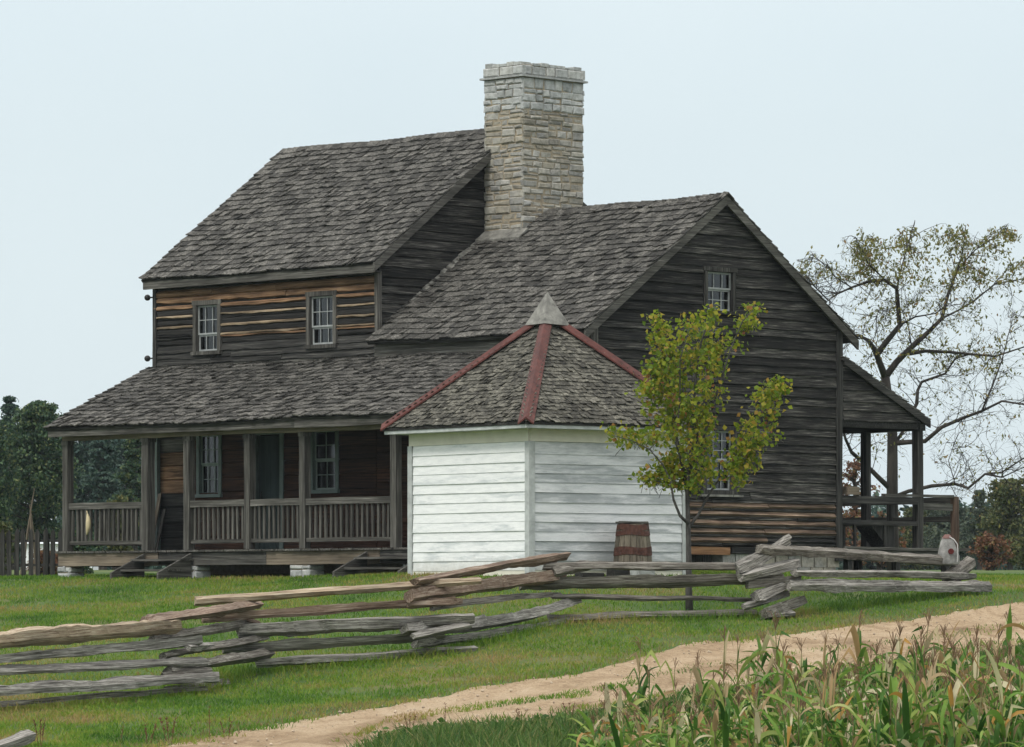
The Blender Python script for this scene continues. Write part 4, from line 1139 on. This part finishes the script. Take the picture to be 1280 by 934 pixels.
# --- big sparse tree at right, behind the rear porch
BY = 100.0
tb = PX(1118, 712, BY); tb.z = terr(tb.x, BY)
big = empty('sparse_old_tree', tb)
tag(big, 'large half bare tree with thin olive leaves rising behind the rear porch', 'tree')
def cr(x, y): return (960+x/2.394, 250+y/2.394)
TL = [([(374,1115),(372,1000),(372,880),(372,790),(372,700),(362,610),(350,530)], .17, .12, 0, 0),
 ([(350,530),(335,490),(320,450),(300,420),(270,405),(240,408)], .10, .02, 0, -.8),
 ([(325,465),(350,430),(395,375),(388,310),(385,265),(350,240),(300,245),(250,262),(210,280),(178,302)], .085, .012, 0, -.5),
 ([(180,300),(150,270),(120,235),(90,205)], .02, .006, -.5, -.9),
 ([(355,525),(385,485),(430,440),(480,395),(520,355),(540,280),(565,210),(580,170),(592,75)], .095, .010, 0, .7),
 ([(425,460),(470,452),(540,455),(610,462),(680,468),(766,440),(830,420)], .055, .012, 0, 1.0),
 ([(445,610),(448,570),(460,545),(530,520),(560,475),(600,462)], .05, .02, .2, .9),
 ([(380,728),(420,725),(470,722),(520,680),(590,650),(640,632),(700,602),(766,612),(840,600)], .075, .015, 0, -1.2),
 ([(375,735),(400,700),(445,610)], .05, .045, 0, .2),
 ([(376,890),(420,872),(490,856),(560,850),(600,862),(650,820),(700,815),(770,770),(850,740)], .06, .012, 0, -1.4),
 ([(650,820),(700,830),(766,800)], .03, .01, -1, -1.5),
 ([(366,865),(330,830),(290,790),(250,755),(232,715),(225,690)], .075, .03, 0, -.6),
 ([(520,355),(570,330),(620,300),(680,250),(740,240),(800,235)], .03, .008, .3, 1),
 ([(395,375),(440,350),(500,340),(560,300)], .03, .01, 0, -.8),
 ([(385,270),(400,200),(420,130),(440,60)], .025, .006, -.3, .6),
 ([(565,210),(620,150),(680,110),(720,70)], .025, .006, .5, 1.2),
 ([(350,240),(300,190),(270,130),(260,110)], .025, .006, -.4, -1),
 ([(250,262),(200,230),(180,200),(140,170),(85,180)], .02, .005, -.5, -1.2),
 ([(640,632),(670,560),(700,480),(720,400),(740,330)], .03, .006, -.8, -.2),
 ([(430,440),(420,380),(400,330),(330,330),(320,380)], .02, .006, .3, 1.2),
 ([(560,850),(540,780),(560,720),(600,790)], .015, .005, -.6, 0)]
mb = MB(); leafC = []
def grow(p, d, L, r, lvl):
    n = 5; pts = [p]; q = p.copy(); dd = d.copy()
    for i in range(n):
        dd = (dd+Vector((R.gauss(0,.22), R.gauss(0,.22), R.gauss(0,.2)-(.10 if lvl > 1 else .0)))).normalized()
        qx_ = (q.x+tb.x)/BY*F+CX; lim = (325 if qx_ < 1050 else 302 if qx_ < 1140 else 272 if qx_ < 1270 else 310)+R.uniform(-16, 22)
        if HY-(q.z+tb.z)*F/BY < lim or qx_ < 1003: dd.z = -abs(dd.z)*.6; dd.x *= .6
        q = q+dd*L/n; pts.append(q.copy())
        if lvl < 2 and R.random() < .75:
            grow(q.copy(), (dd+Vector((R.gauss(0,.8), R.gauss(0,.8), R.gauss(0,.6)))).normalized(), L*R.uniform(.45,.7), r*.6, lvl+1)
    mb.tube(pts, [r*(1-.75*i/n) for i in range(n+1)], 4 if lvl else 5)
    zz_ = q.z+tb.z; yy_ = HY-zz_*F/BY
    dens = 2.1 if yy_ < 350 else (.8 if yy_ < 460 else .45)
    if lvl >= 1:
        k = int(dens*R.uniform(.3, 2.0)*L*6)
        if (q.x+tb.x)/BY*F+CX < 1062: k = int(k*.4)
        for _ in range(k):
            c = pts[R.randrange(1, n+1)]; leafC.append(c+Vector((R.gauss(0,.06), R.gauss(0,.06), R.gauss(-.05,.05))))
for (pl_, r0, r1, d0, d1) in TL:
    pts = []
    for i, (x, y) in enumerate(pl_):
        x, y = cr(x, y); pts.append(PX(x, y, BY+(d0+(d1-d0)*i/(len(pl_)-1))*1.5)-tb)
    n = len(pts); mb.tube(pts, [(r0+(r1-r0)*i/(n-1))*.82 for i in range(n)], 8, irr=.06)
    if r0 > .11: continue
    for i in range(max(1, n//3), n):
        for _ in range(3 if r0 > .05 else 4):
            t = R.random(); p = pts[i-1].lerp(pts[i], t)
            dr = (pts[i]-pts[i-1]).normalized()*.6+Vector((R.gauss(0,.6), R.gauss(0,.7), R.gauss(.1,.6)))
            grow(p, dr.normalized(), R.uniform(.45, 1.0), .010, 0)
mb.build('trunk', M['bark_far'], big, smooth=True)
soup('crown', leafC, .098, leafmat('olive_leaf', [(0, (.10,.115,.03)), (.55, (.20,.205,.06)), (.85, (.28,.24,.08)), (1, (.26,.15,.06))], .5), big, aspect=.42, droop=.8)
print('big leaves', len(leafC))

# --- distant trees
GREEN = leafmat('dark_pine_foliage', [(0, (.016,.042,.026)), (.5, (.044,.09,.046)), (.85, (.095,.145,.055)), (1, (.16,.18,.07))], .25)
OLIVE = leafmat('olive_foliage', [(0, (.03,.045,.015)), (.5, (.07,.09,.028)), (1, (.14,.13,.045))], .2)
BLUEG = leafmat('blue_green_foliage', [(0, (.018,.044,.038)), (.5, (.042,.082,.066)), (1, (.08,.12,.08))], .2)
HAZY = leafmat('grey_green_foliage', [(0, (.035,.052,.040)), (.5, (.07,.095,.065)), (1, (.12,.14,.085))], .25)  # distance haze put into the leaf colour as a paler, greyer green
RUSSET = leafmat('russet_foliage', [(0, (.07,.035,.02)), (.5, (.15,.065,.035)), (.8, (.20,.10,.05)), (1, (.12,.12,.04))], .3)
def far_tree(name, px, top, Y, wpx, mat, label, cat='tree', group=None, conifer=False, n_cl=170, per=60, leaf=.17, low=.12, zb=None, trunk=True, gap=.5):
    X = (px-CX)/F*Y; zb = terr(X, min(Y, 150)) if zb is None else zb
    zt = (HY-top)/F*Y; H = zt-zb; Wd = wpx/F*Y/2
    root = empty(name, (X, Y, zb)); tag(root, label, cat, group)
    C = []; tr = MB(); tr.tube([(0,0,-.3),(R.uniform(-.1,.1)*Wd,0,H*.5),(0,0,H*.93)], [H*.022+.05, H*.014+.03, .03], 7)
    for k in range(n_cl):
        f = low+(1-low)*(R.random()**.85)
        if conifer:
            if R.random() < .6: f = round(f*13+px*.37)/13-(px*.37 % 1)/13+R.uniform(-.022,.022)
            if f > .95: f = R.uniform(.25, .95)
            rmax = Wd*max(.015, 1.01-f)**.85*(.85+.4*math.sin(f*37+px))
        else:
            rmax = Wd*math.sqrt(max(.03, 1-((f-.52)/.52)**2))*(.8+.25*math.sin(k*.7))
        a = R.uniform(0, 6.283); q = rmax*(R.random()**.5)
        c = Vector((math.cos(a)*q, math.sin(a)*q, min(f, 1)*H-(q*.18*math.sin(a*3+px) if conifer else 0)))
        cs = max(.10, min(.8, rmax*.24))*R.uniform(.6, 1.2)
        if R.random() < .5: tr.tube([(0,0,max(0, c.z-q*.35)), tuple(c)], [.05, .015], 4)
        for _ in range(per):
            C.append((c.x+R.gauss(0, cs*.7), c.y+R.gauss(0, cs*.7), c.z+R.gauss(0, cs*(.16 if conifer else .42))))
    tr.build('trunk', M['bark_far'], root); soup('crown', C, leaf, mat, root, aspect=.6)
    return root
grp = 'trees behind the house on the left'
far_tree('pine_tree', 12, 486, 150, 60, BLUEG, 'tall dark pine at the far left edge with a ragged feathery top', group=grp, conifer=True, n_cl=330, leaf=.13)
far_tree('broadleaf_tree', 47, 504, 146, 92, GREEN, 'broad round dark green tree above the picket fence', group=grp, n_cl=430, per=80, leaf=.13)
far_tree('broadleaf_tree', -20, 515, 143, 90, GREEN, 'dark rounded tree cut by the left edge of the view', group=grp, n_cl=330, per=70, leaf=.13)
far_tree('pine_tree', 128, 488, 158, 60, BLUEG, 'dark pine whose tip shows above the left end of the porch roof', group=grp, conifer=True, n_cl=330, leaf=.13)
far_tree('broadleaf_tree', 100, 522, 166, 90, BLUEG, 'bluish tree seen behind the corner post at the left end of the porch', group=grp, n_cl=330, leaf=.14)
far_tree('pine_tree', 168, 512, 150, 70, GREEN, 'dark pine seen through the porch above the left railing', group=grp, conifer=True, n_cl=330, leaf=.13)
far_tree('broadleaf_tree', 145, 540, 172, 120, BLUEG, 'hazy low tree filling the gap beneath the left end of the porch roof', group=grp, n_cl=330, leaf=.14)
far_tree('broadleaf_tree', 215, 525, 160, 100, GREEN, 'dark tree mostly hidden by the left end of the house', group=grp, n_cl=260)
far_tree('leafy_bush', 5, 655, 104, 26, OLIVE, 'light green bush just behind the picket fence at the left edge', 'bush', n_cl=40, per=40, leaf=.10, trunk=False)
far_tree('leafy_bush', 150, 622, 112, 50, OLIVE, 'green bush showing above the left porch railing', 'bush', n_cl=60, per=40, leaf=.11)
far_tree('leafy_bush', 100, 668, 104, 60, GREEN, 'low dark bush seen between the balusters of the left porch railing', 'bush', n_cl=50, per=40, leaf=.12, low=.02)
far_tree('flower_clump', 62, 690, 101, 66, RUSSET, 'low reddish brown flower clump behind the picket fence', 'flowers', n_cl=90, per=40, leaf=.06, low=.02)
far_tree('russet_bush', 1068, 575, 118, 64, RUSSET, 'russet leaved bush seen under the rear porch roof', 'bush', n_cl=85, per=18, leaf=.10)
far_tree('russet_bush', 1100, 640, 112, 90, RUSSET, 'lower russet bush behind the rear porch bench', 'bush', n_cl=60, per=18, leaf=.10)
grp = 'trees along the far right field edge'
far_tree('pine_tree', 1225, 608, 190, 60, HAZY, 'hazy blue green pine right of the rear deck post', group=grp, conifer=True, n_cl=200, leaf=.15, per=55)
far_tree('broadleaf_tree', 1262, 600, 175, 80, OLIVE, 'olive green rounded tree at the far right field edge', group=grp, n_cl=240, leaf=.15, per=55)
far_tree('pine_tree', 1310, 596, 185, 90, HAZY, 'hazy pine half cut by the right edge of the view', group=grp, conifer=True, n_cl=240, leaf=.15, per=55)
far_tree('broadleaf_tree', 1188, 628, 200, 70, HAZY, 'dull bluish tree seen through the rear deck railing', group=grp, n_cl=180, leaf=.15, per=55)
far_tree('broadleaf_tree', 1150, 636, 205, 70, OLIVE, 'dull green tree between the rear porch posts', group=grp, n_cl=180, leaf=.15, per=55)
far_tree('broadleaf_tree', 1100, 650, 210, 90, HAZY, 'dull bluish tree low behind the rear porch bench and posts', group=grp, n_cl=180, leaf=.15, per=55)
far_tree('dry_shrub', 1240, 668, 128, 60, RUSSET, 'brownish dry shrub at the edge of the right field', 'bush', n_cl=70, per=22, leaf=.10, low=.0)
far_tree('dry_shrub', 1290, 662, 132, 70, OLIVE, 'greyish green shrub at the right edge of the field', 'bush', n_cl=80, per=24, leaf=.12, low=.0)
# far woodland that reads as one mass, both sides of the house
C = []
for _ in range(2600):
    px = R.choice((R.uniform(-260, 260), R.uniform(1000, 1560))); Y = R.uniform(205, 235); X = (px-CX)/F*Y
    hmax = (HY-(648+12*math.sin(px*.05)+8*math.sin(px*.13)))/F*Y
    c = (X, Y, .6+(hmax-.6)*R.random()**.8)
    for _ in range(14): C.append((c[0]+R.gauss(0,.35), c[1]+R.gauss(0,.5), c[2]+R.gauss(0,.28)))
tag(soup('far_wood', C, .42, BLUEG), 'hazy low belt of distant woodland beyond the field', 'woodland', kind='stuff')

# ------------------------------------------------------------------ grass
def blades(name, P, H, W, mat, lean=.35, kind='stuff'):
    n = len(P); a = rng.uniform(0, 2*np.pi, n); ax = np.stack([np.cos(a), np.sin(a), np.zeros(n)], 1)
    ln = np.stack([rng.normal(0, lean, n), rng.normal(0, lean, n), np.ones(n)], 1)
    H = H[:, None]; W = W[:, None]
    mid = P+ln*H*.55; tip = P+ln*H+np.stack([rng.normal(0,1,n), rng.normal(0,1,n), np.zeros(n)], 1)*H*.2
    V = np.stack([P-ax*W*.5, P+ax*W*.5, mid+ax*W*.4, mid-ax*W*.4, tip], 1).reshape(-1, 3)
    me = bpy.data.meshes.new(name); me.vertices.add(5*n); me.vertices.foreach_set('co', V.ravel())
    idx = (np.arange(n)[:, None]*5+np.array([0,1,2,3,3,2,4])[None]).ravel()
    me.loops.add(7*n); me.loops.foreach_set('vertex_index', idx.astype(np.int32))
    ls = (np.arange(n)[:, None]*7+np.array([0,4])[None]).ravel()
    me.polygons.add(2*n); me.polygons.foreach_set('loop_start', ls.astype(np.int32))
    me.materials.append(mat); me.update(calc_edges=True)
    o = bpy.data.objects.new(name, me); COL.objects.link(o); o['kind'] = kind
    return o
def frustum_pts(n, y0, y1, x0=-60, x1=1340, pw=1.0):
    Y = y0+(y1-y0)*rng.random(n)**pw; px = rng.uniform(x0, x1, n); X = (px-CX)/F*Y
    return X, Y, px
def vnoise(X, Y, s, o=0):
    return np.array([mnoise.noise((x*s, y*s, o)) for x, y in zip(X, Y)])
grass = leafmat('lawn_grass', [(0, (.028,.088,.010)), (.30, (.078,.178,.016)), (.56, (.150,.250,.022)), (.76, (.24,.26,.045)), (1, (.33,.235,.10))], .35, patch=.5)
X, Y, px = frustum_pts(330000, 48.5, 93, pw=1.15)
rp = road_pos(X, Y)
vn = vnoise(X, Y, 1.4)
# house frame coordinates
c_, s_ = math.cos(-HR), math.sin(-HR); hx = (X-HO.x)*c_-(Y-HO.y)*s_; hy = (X-HO.x)*s_+(Y-HO.y)*c_
inh = (hx > -11.9) & (hx < .1) & (hy > -2.3) & (hy < 10)
sx_ = (X-SF.x)*math.cos(-rot)-(Y-SF.y)*math.sin(-rot); sy_ = (X-SF.x)*math.sin(-rot)+(Y-SF.y)*math.cos(-rot)
ins = (sx_ > -.02) & (sx_ < SA) & (sy_ > -.02) & (sy_ < SA)
vf = vnoise(X, Y, 4.5, 8)
edge = rng.normal(0, .08, len(X))+vn*.22-np.abs(vf)*.25
onroad = (np.abs(rp) < 1.0+edge)
midstrip = (np.abs(rp-.16) < .13+vn*.16) & (px > 430+vn*60) & (px < 800) & (rng.random(len(X)) < .97) | (np.abs(rp-.1) < .10+vn*.2) & (px >= 800) & (rng.random(len(X)) < .3)
keep = ~inh & ~ins & (~onroad | midstrip)
# the lawn thins out towards the road
d_edge = (np.abs(rp)-1.0)
keep &= ~((vnoise(X, Y, .8, 21)+.5*vf > .28) & (rng.random(len(X)) < .72))
keep &= ~((d_edge > 0) & (d_edge < .55) & (rng.random(len(X)) > d_edge/.55*.8+.25))
X, Y = X[keep], Y[keep]; rp = rp[keep]; Z = surf_np(X, Y)+np.where(np.abs(rp) < 1.02, .052, 0)
tall = np.where(np.abs(rp) < 1.0, .95, np.where(np.abs(rp) < 1.2, .7, 1.0))
blades('lawn_grass', np.stack([X, Y, Z], 1), rng.uniform(.028, .068, len(X))*tall, rng.uniform(.008, .018, len(X)), grass)
# dry scattered grass at the road edge and under the fence
dry = leafmat('dry_grass', [(0, (.14,.10,.045)), (.5, (.24,.18,.09)), (1, (.13,.15,.04))], .3)
X, Y, px = frustum_pts(90000, 48.5, 84)
rp = road_pos(X, Y); vd = vnoise(X, Y, .7, 33)
k = ((np.abs(rp) > .86) & (np.abs(rp) < 1.45) & (rng.random(len(X)) < .5)) | (rng.random(len(X)) < .03+.5*np.clip(vd-.12, 0, 1)) & (np.abs(rp) > 1)
X, Y, rpd = X[k], Y[k], rp[k]
blades('dry_grass', np.stack([X, Y, surf_np(X, Y)+.05*(np.abs(rpd) < 1.02)], 1), rng.uniform(.03, .09, len(X)), rng.uniform(.006, .012, len(X)), dry, .5)
# longer grass along the fence line
P = []
jp = [PX(-130, 890, J[-1]), PX(225, 868, 60), PX(290, 843, 62.5), PX(550, 816, 63.5), PX(700, 778, 67), PX(965, 771, 68.8), PX(1200, 738, 72.6)]
for a, b in zip(jp, jp[1:]):
    for _ in range(1500):
        t = R.random(); q = a.lerp(b, t); P.append((q.x+R.gauss(0,.15), q.y+R.gauss(0,.18)))
P = np.array(P)
blades('fence_line_grass', np.stack([P[:,0], P[:,1], surf_np(P[:,0], P[:,1])], 1), rng.uniform(.06, .17, len(P)), rng.uniform(.006, .012, len(P)), grass, .4)
# weeds between the road and the corn
weed = leafmat('weed_leaves', [(0, (.03,.075,.015)), (.4, (.055,.125,.022)), (.75, (.10,.17,.03)), (1, (.22,.20,.08))], .3)
X, Y, px = frustum_pts(120000, 41, 66, 380, 1340)
rp = road_pos(X, Y)
k = (rp > .95+rng.normal(0, .05, len(X))+.22*vnoise(X, Y, 3.0, 2)) & (rng.random(len(X)) < np.clip((rp-.9)*1.6, .2, 1))
k &= ~((px < 470+rng.normal(0, 20, len(px))))
X, Y, rpk = X[k], Y[k], rp[k]
hv = np.clip(.05+.16*(rpk-1.0), .05, .26)*(1+vnoise(X, Y, 2.2, 4)*.7)
blades('roadside_weeds', np.stack([X, Y, surf_np(X, Y)], 1), hv*rng.uniform(.5, 1.3, len(X))+.03, rng.uniform(.010, .026, len(X)), weed, .45)
C = []
for _ in range(900):
    Yq = R.uniform(46.5, 51); pq = R.uniform(470, 1300); Xq = (pq-CX)/F*Yq
    if road_pos(np.array([Xq]), np.array([Yq]))[0] < 1.2: continue
    z = terr(Xq, Yq); h = R.uniform(.04, .16)
    for _ in range(R.randint(5, 12)): C.append((Xq+R.gauss(0,.07), Yq+R.gauss(0,.07), z+h+R.gauss(0,.03)))
soup('broadleaf_weeds', C, .085, weed, aspect=.6)['kind'] = 'stuff'
X, Y, px = frustum_pts(4200, 49, 75)
rp = road_pos(X, Y); k = (np.abs(rp) < 1.05); X, Y = X[k], Y[k]
mb = MB()
for x_, y_, z_ in zip(X, Y, surf_np(X, Y)+.045):
    r = R.choice((.006,.008,.01,.012,.02))*R.uniform(.7, 1.4); mb.add([(x_+r*R.uniform(.6,1.2), y_, z_), (x_, y_+r, z_), (x_-r*R.uniform(.6,1.2), y_, z_), (x_, y_-r, z_), (x_, y_, z_+r*.8), (x_, y_, z_-r)], [(0,1,4),(1,2,4),(2,3,4),(3,0,4),(1,0,5),(2,1,5),(3,2,5),(0,3,5)])
mb.build('road_pebbles', plain('pebble', (.42,.34,.25), .9, .4, 3), recalc=False)['kind'] = 'stuff'
# dried weed stalks
stalkm = plain('dry_red_stalk', (.13,.06,.035), .9, .3, 20)
def weed_stalk():
    mb = MB(); H = R.uniform(.35, .6)
    for k in range(R.randint(1, 3)):
        dx, dy = R.uniform(-.12,.12), R.uniform(-.12,.12); mb.tube([(dx*.2,dy*.2,0),(dx*.6,dy*.6,H*.5),(dx,dy,H*R.uniform(.8,1.1))], [.006,.005,.003], 4)
        for _ in range(26):
            t = R.uniform(.45, 1); c = Vector((dx*t, dy*t, H*t)); mb.tube([c, c+Vector((R.gauss(0,.018), R.gauss(0,.018), R.uniform(.005,.04)))], [.006,.003], 4)
    o = mb.build('dried_weed', stalkm); return o
wl = [(50,930),(148,932),(185,930),(212,926),(262,920),(284,922),(512,915),(556,912),(650,905),(712,902)]
protos = [weed_stalk() for _ in range(3)]
for k, (x, y) in enumerate(wl):
    o = protos[k] if k < 3 else protos[k % 3].copy()
    if k >= 3: COL.objects.link(o)
    g_ = on_ground(x, y+4); o.location = g_-Vector((0,0,.02)); o.rotation_euler = (0,0,R.uniform(0,6)); sc = R.uniform(.55, .8); o.scale = (sc, sc, sc)
    tag(o, 'dried reddish weed stalk standing at the edge of the dirt road', 'weed', 'dried weed stalks by the road')

# ------------------------------------------------------------------ corn
cornleaf = leafmat('corn_leaf', [(0, (.030,.085,.015)), (.28, (.085,.19,.028)), (.48, (.18,.30,.05)), (.62, (.32,.37,.10)), (.75, (.56,.50,.32)), (.88, (.36,.25,.13)), (1, (.42,.23,.05))], .35, objrand=True)
cornstalk = plain('corn_stalk', (.15,.14,.055), .7, .5, 10)
tasselm = plain('corn_tassel', (.17,.105,.06), .9, .25, 30)
def corn(H):
    root = empty('corn_plant', (0,0,0))
    mb = MB(); tw = (R.uniform(-.06,.06), R.uniform(-.06,.06)); n = 8
    pt = lambda t: Vector((tw[0]*t*t*H, tw[1]*t*t*H, t*H))
    pts = [pt(i/n) for i in range(n+1)]; mb.tube(pts, [.014*(1-.65*i/n) for i in range(n+1)], 6); mb.build('stalk', cornstalk, root, smooth=True)
    lf = MB(); az = R.uniform(0, 3.14)
    for k in range(R.randint(12, 15)):
        t = .06+.86*(k+R.uniform(0,.6))/14.5; az += math.pi+R.gauss(0,.5)
        L = R.uniform(.45, .85)*(1-.35*t); w = R.uniform(.036, .076); n = 9
        d = Vector((math.cos(az), math.sin(az), 0)); s = Vector((-d.y, d.x, 0)); el = R.uniform(1.05, 1.5); dr = R.choice((R.uniform(.01,.10), R.uniform(.03, .2), R.uniform(.15,.38)))
        if R.random() < .2: el = R.uniform(-.6, .5)
        kink = R.randrange(2, 8) if R.random() < .5 else None
        p = pt(t); tws = R.uniform(-.25, .25); P = []
        for i in range(n+1):
            u = i/n; ww = w*(1-.0*u)*math.sin(math.pi*min(1, .18+.82*u)**1.0)**.7 if u < .99 else .002
            sd_ = (s*math.cos(tws*i)+Vector((0,0,1))*math.sin(tws*i)); cup = Vector((0,0,.35*ww))
            P += [p-sd_*ww*.5+cup, p, p+sd_*ww*.5+cup]
            p = p+(d*math.cos(el)+Vector((0,0,1))*math.sin(el))*L/n
            el -= dr
            if kink == i: el -= R.uniform(.9, 2.2)
            el = max(el, -1.5)
        lf.add(P, [(3*i+j, 3*i+j+1, 3*i+j+4, 3*i+j+3) for i in range(n) for j in range(2)])
    lf.build('foliage', cornleaf, root, recalc=False, smooth=True)
    ts = MB(); top = pt(1)
    ts.tube([top, top+Vector((0,0,.16))], [.005,.002], 4)
    for _ in range(R.randint(4, 8)):
        a = R.uniform(0, 6.28); sp_ = R.uniform(.05, .13); z0 = R.uniform(0, .08)
        ts.tube([top+Vector((0,0,z0)), top+Vector((math.cos(a)*sp_*.5, math.sin(a)*sp_*.5, z0+.10)), top+Vector((math.cos(a)*sp_, math.sin(a)*sp_, z0+R.uniform(.02,.12)))], [.004,.003,.002], 4)
    ts.build('tassel', tasselm, root)
    return root
protos = [corn(h) for h in (1.0, 1.1, 1.2, 1.15, 1.3, 1.05, 1.25, 1.4)]
for p in protos: tag(p, 'ripe corn plant with drooping green and dry tan leaves in the field beside the road', 'corn plant', 'corn plants in the lower right field')
def copy_tree(o):
    c = o.copy(); COL.objects.link(c)
    for ch in o.children:
        d_ = ch.copy(); COL.objects.link(d_); d_.parent = c
    return c
spots = []
for row in range(9):
    Y0 = 37.5+row*1.05
    x = 735+row*3
    while x < 1350:
        Yq = Y0+R.uniform(-.2, .2); spots.append((x+R.uniform(-8, 8), Yq)); x += R.uniform(15, 28)*(1.3 if x < 850 else 1)
# a few tall ones at the edge as in the photo
for (x, ty, Yq) in ((797,792,46.5),(816,806,46.0),(838,812,46.4),(864,800,46.2),(905,770,46),(978,760,46),(1000,775,46.5),(1065,757,46.3),(1098,768,46),(1140,755,46.5),(1128,772,46.2),(1196,762,46.4),(1218,768,46),(1262,770,45.8),(1275,752,45),(1240,775,45.5),(1180,782,46),(1085,785,46),(1040,788,46),(950,795,46),(925,808,46)):
    spots.append((x, Yq, ty))
R.shuffle(spots)
print('corn', len(spots))
for k, sp_ in enumerate(spots):
    o = protos[k] if k < len(protos) else copy_tree(R.choice(protos))
    x, Yq = sp_[:2]; X = (x-CX)/F*Yq; z = terr(X, Yq)
    o.location = (X, Yq, z-.02); o.rotation_euler = (R.gauss(0,.05), R.gauss(0,.05), R.uniform(0, 6.28))
    if len(sp_) == 3: H = (HY-sp_[2])/F*Yq-z; s = H/1.38
    else:
        ramp_ = min(1, max(0, (x-740)/420)); Ht = (.56+.42*ramp_)*R.uniform(.78, 1.18)+(R.random() < .10)*.25; s = Ht/1.2
    o.scale = (max(.8, s)*.95, max(.8, s)*.95, s)

# ------------------------------------------------------------------ thin autumn haze
hz = MB(); hz.box(-420, 420, -35, 520, -3.2, 24)
hm = bpy.data.materials.new('haze_air'); hm.use_nodes = True; hn = hm.node_tree
hn.nodes.remove(hn.nodes['Principled BSDF'])
hv_ = hn.nodes.new('ShaderNodeVolumePrincipled'); hv_.inputs['Color'].default_value = (.82,.92,1,1); hv_.inputs['Density'].default_value = .00015
hv_.inputs['Anisotropy'].default_value = .3
hn.links.new(hv_.outputs[0], hn.nodes['Material Output'].inputs['Volume'])
tag(hz.build('haze', hm), 'thin pale bluish haze in the air over the whole farm', kind='stuff')

# ------------------------------------------------------------------ light, sky, camera
SUN_EL, SUN_AZ = math.radians(48), math.radians(215)     # from the left, behind the viewer
w = bpy.data.worlds.new('World'); scene.world = w; w.use_nodes = True
nt = w.node_tree; bg = nt.nodes['Background']
sky = nt.nodes.new('ShaderNodeTexSky'); sky.sky_type = 'NISHITA'; sky.sun_disc = False
sky.sun_elevation = SUN_EL; sky.sun_rotation = SUN_AZ; sky.air_density = 1.0; sky.dust_density = 2.0
geo = nt.nodes.new('ShaderNodeNewGeometry')
sep = nt.nodes.new('ShaderNodeSeparateXYZ'); tcw = nt.nodes.new('ShaderNodeTexCoord'); nt.links.new(tcw.outputs['Generated'], sep.inputs[0])
mr = nt.nodes.new('ShaderNodeMapRange'); mr.inputs[1].default_value = 0.0; mr.inputs[2].default_value = 1.0
nt.links.new(sep.outputs[2], mr.inputs[0])
cl = ramp(nt, [(0, (.74,.84,.88)), (.12, (.755,.86,.90)), (.35, (.93,.965,.98)), (1, (1.0,.985,.96))], mr.outputs[0])
cn = noise_n(nt, tcw.outputs['Generated'], 7, 4, .5); cl = mixc(nt, 'MULTIPLY', 1.0, cl, ramp(nt, [(.3, (.955,.965,.975)), (.7, (1.02,1.015,1.01))], cn))
sc_ = nt.nodes.new('ShaderNodeVectorMath'); sc_.operation = 'SCALE'; nt.links.new(cl, sc_.inputs[0])
gain = nt.nodes.new('ShaderNodeMapRange'); gain.inputs[1].default_value = .10; gain.inputs[2].default_value = 1.0
gain.inputs[3].default_value = 1.02/.1; gain.inputs[4].default_value = 1.95/.1; nt.links.new(sep.outputs[2], gain.inputs[0])
nt.links.new(gain.outputs[0], sc_.inputs['Scale'])
mx = mixc(nt, 'MIX', .93, sky.outputs[0], sc_.outputs[0])
nt.links.new(mx, bg.inputs['Color']); bg.inputs['Strength'].default_value = .1
sl = bpy.data.lights.new('sun', 'SUN'); sl.energy = 1.7; sl.angle = math.radians(11); sl.color = (1, .96, .90)
so = bpy.data.objects.new('sun', sl); COL.objects.link(so)
# direction towards the sun: clockwise from +Y as in the sky texture
sdv = Vector((math.sin(SUN_AZ)*math.cos(SUN_EL), math.cos(SUN_AZ)*math.cos(SUN_EL), math.sin(SUN_EL)))
so.rotation_euler = sdv.to_track_quat('Z', 'Y').to_euler()

cam = bpy.data.cameras.new('camera'); co = bpy.data.objects.new('camera', cam); COL.objects.link(co)
co.location = (0, 0, 0); co.rotation_euler = (math.radians(90), 0, 0)
cam.sensor_width = 36; cam.sensor_fit = 'HORIZONTAL'; cam.lens = F/1280*36
cam.shift_y = (HY-467)/1280; cam.clip_start = .5; cam.clip_end = 6000
scene.camera = co
vs = scene.view_settings; vs.view_transform = 'Standard'; vs.look = 'None'; vs.gamma = 1; vs.use_curve_mapping = False; vs.exposure = 0
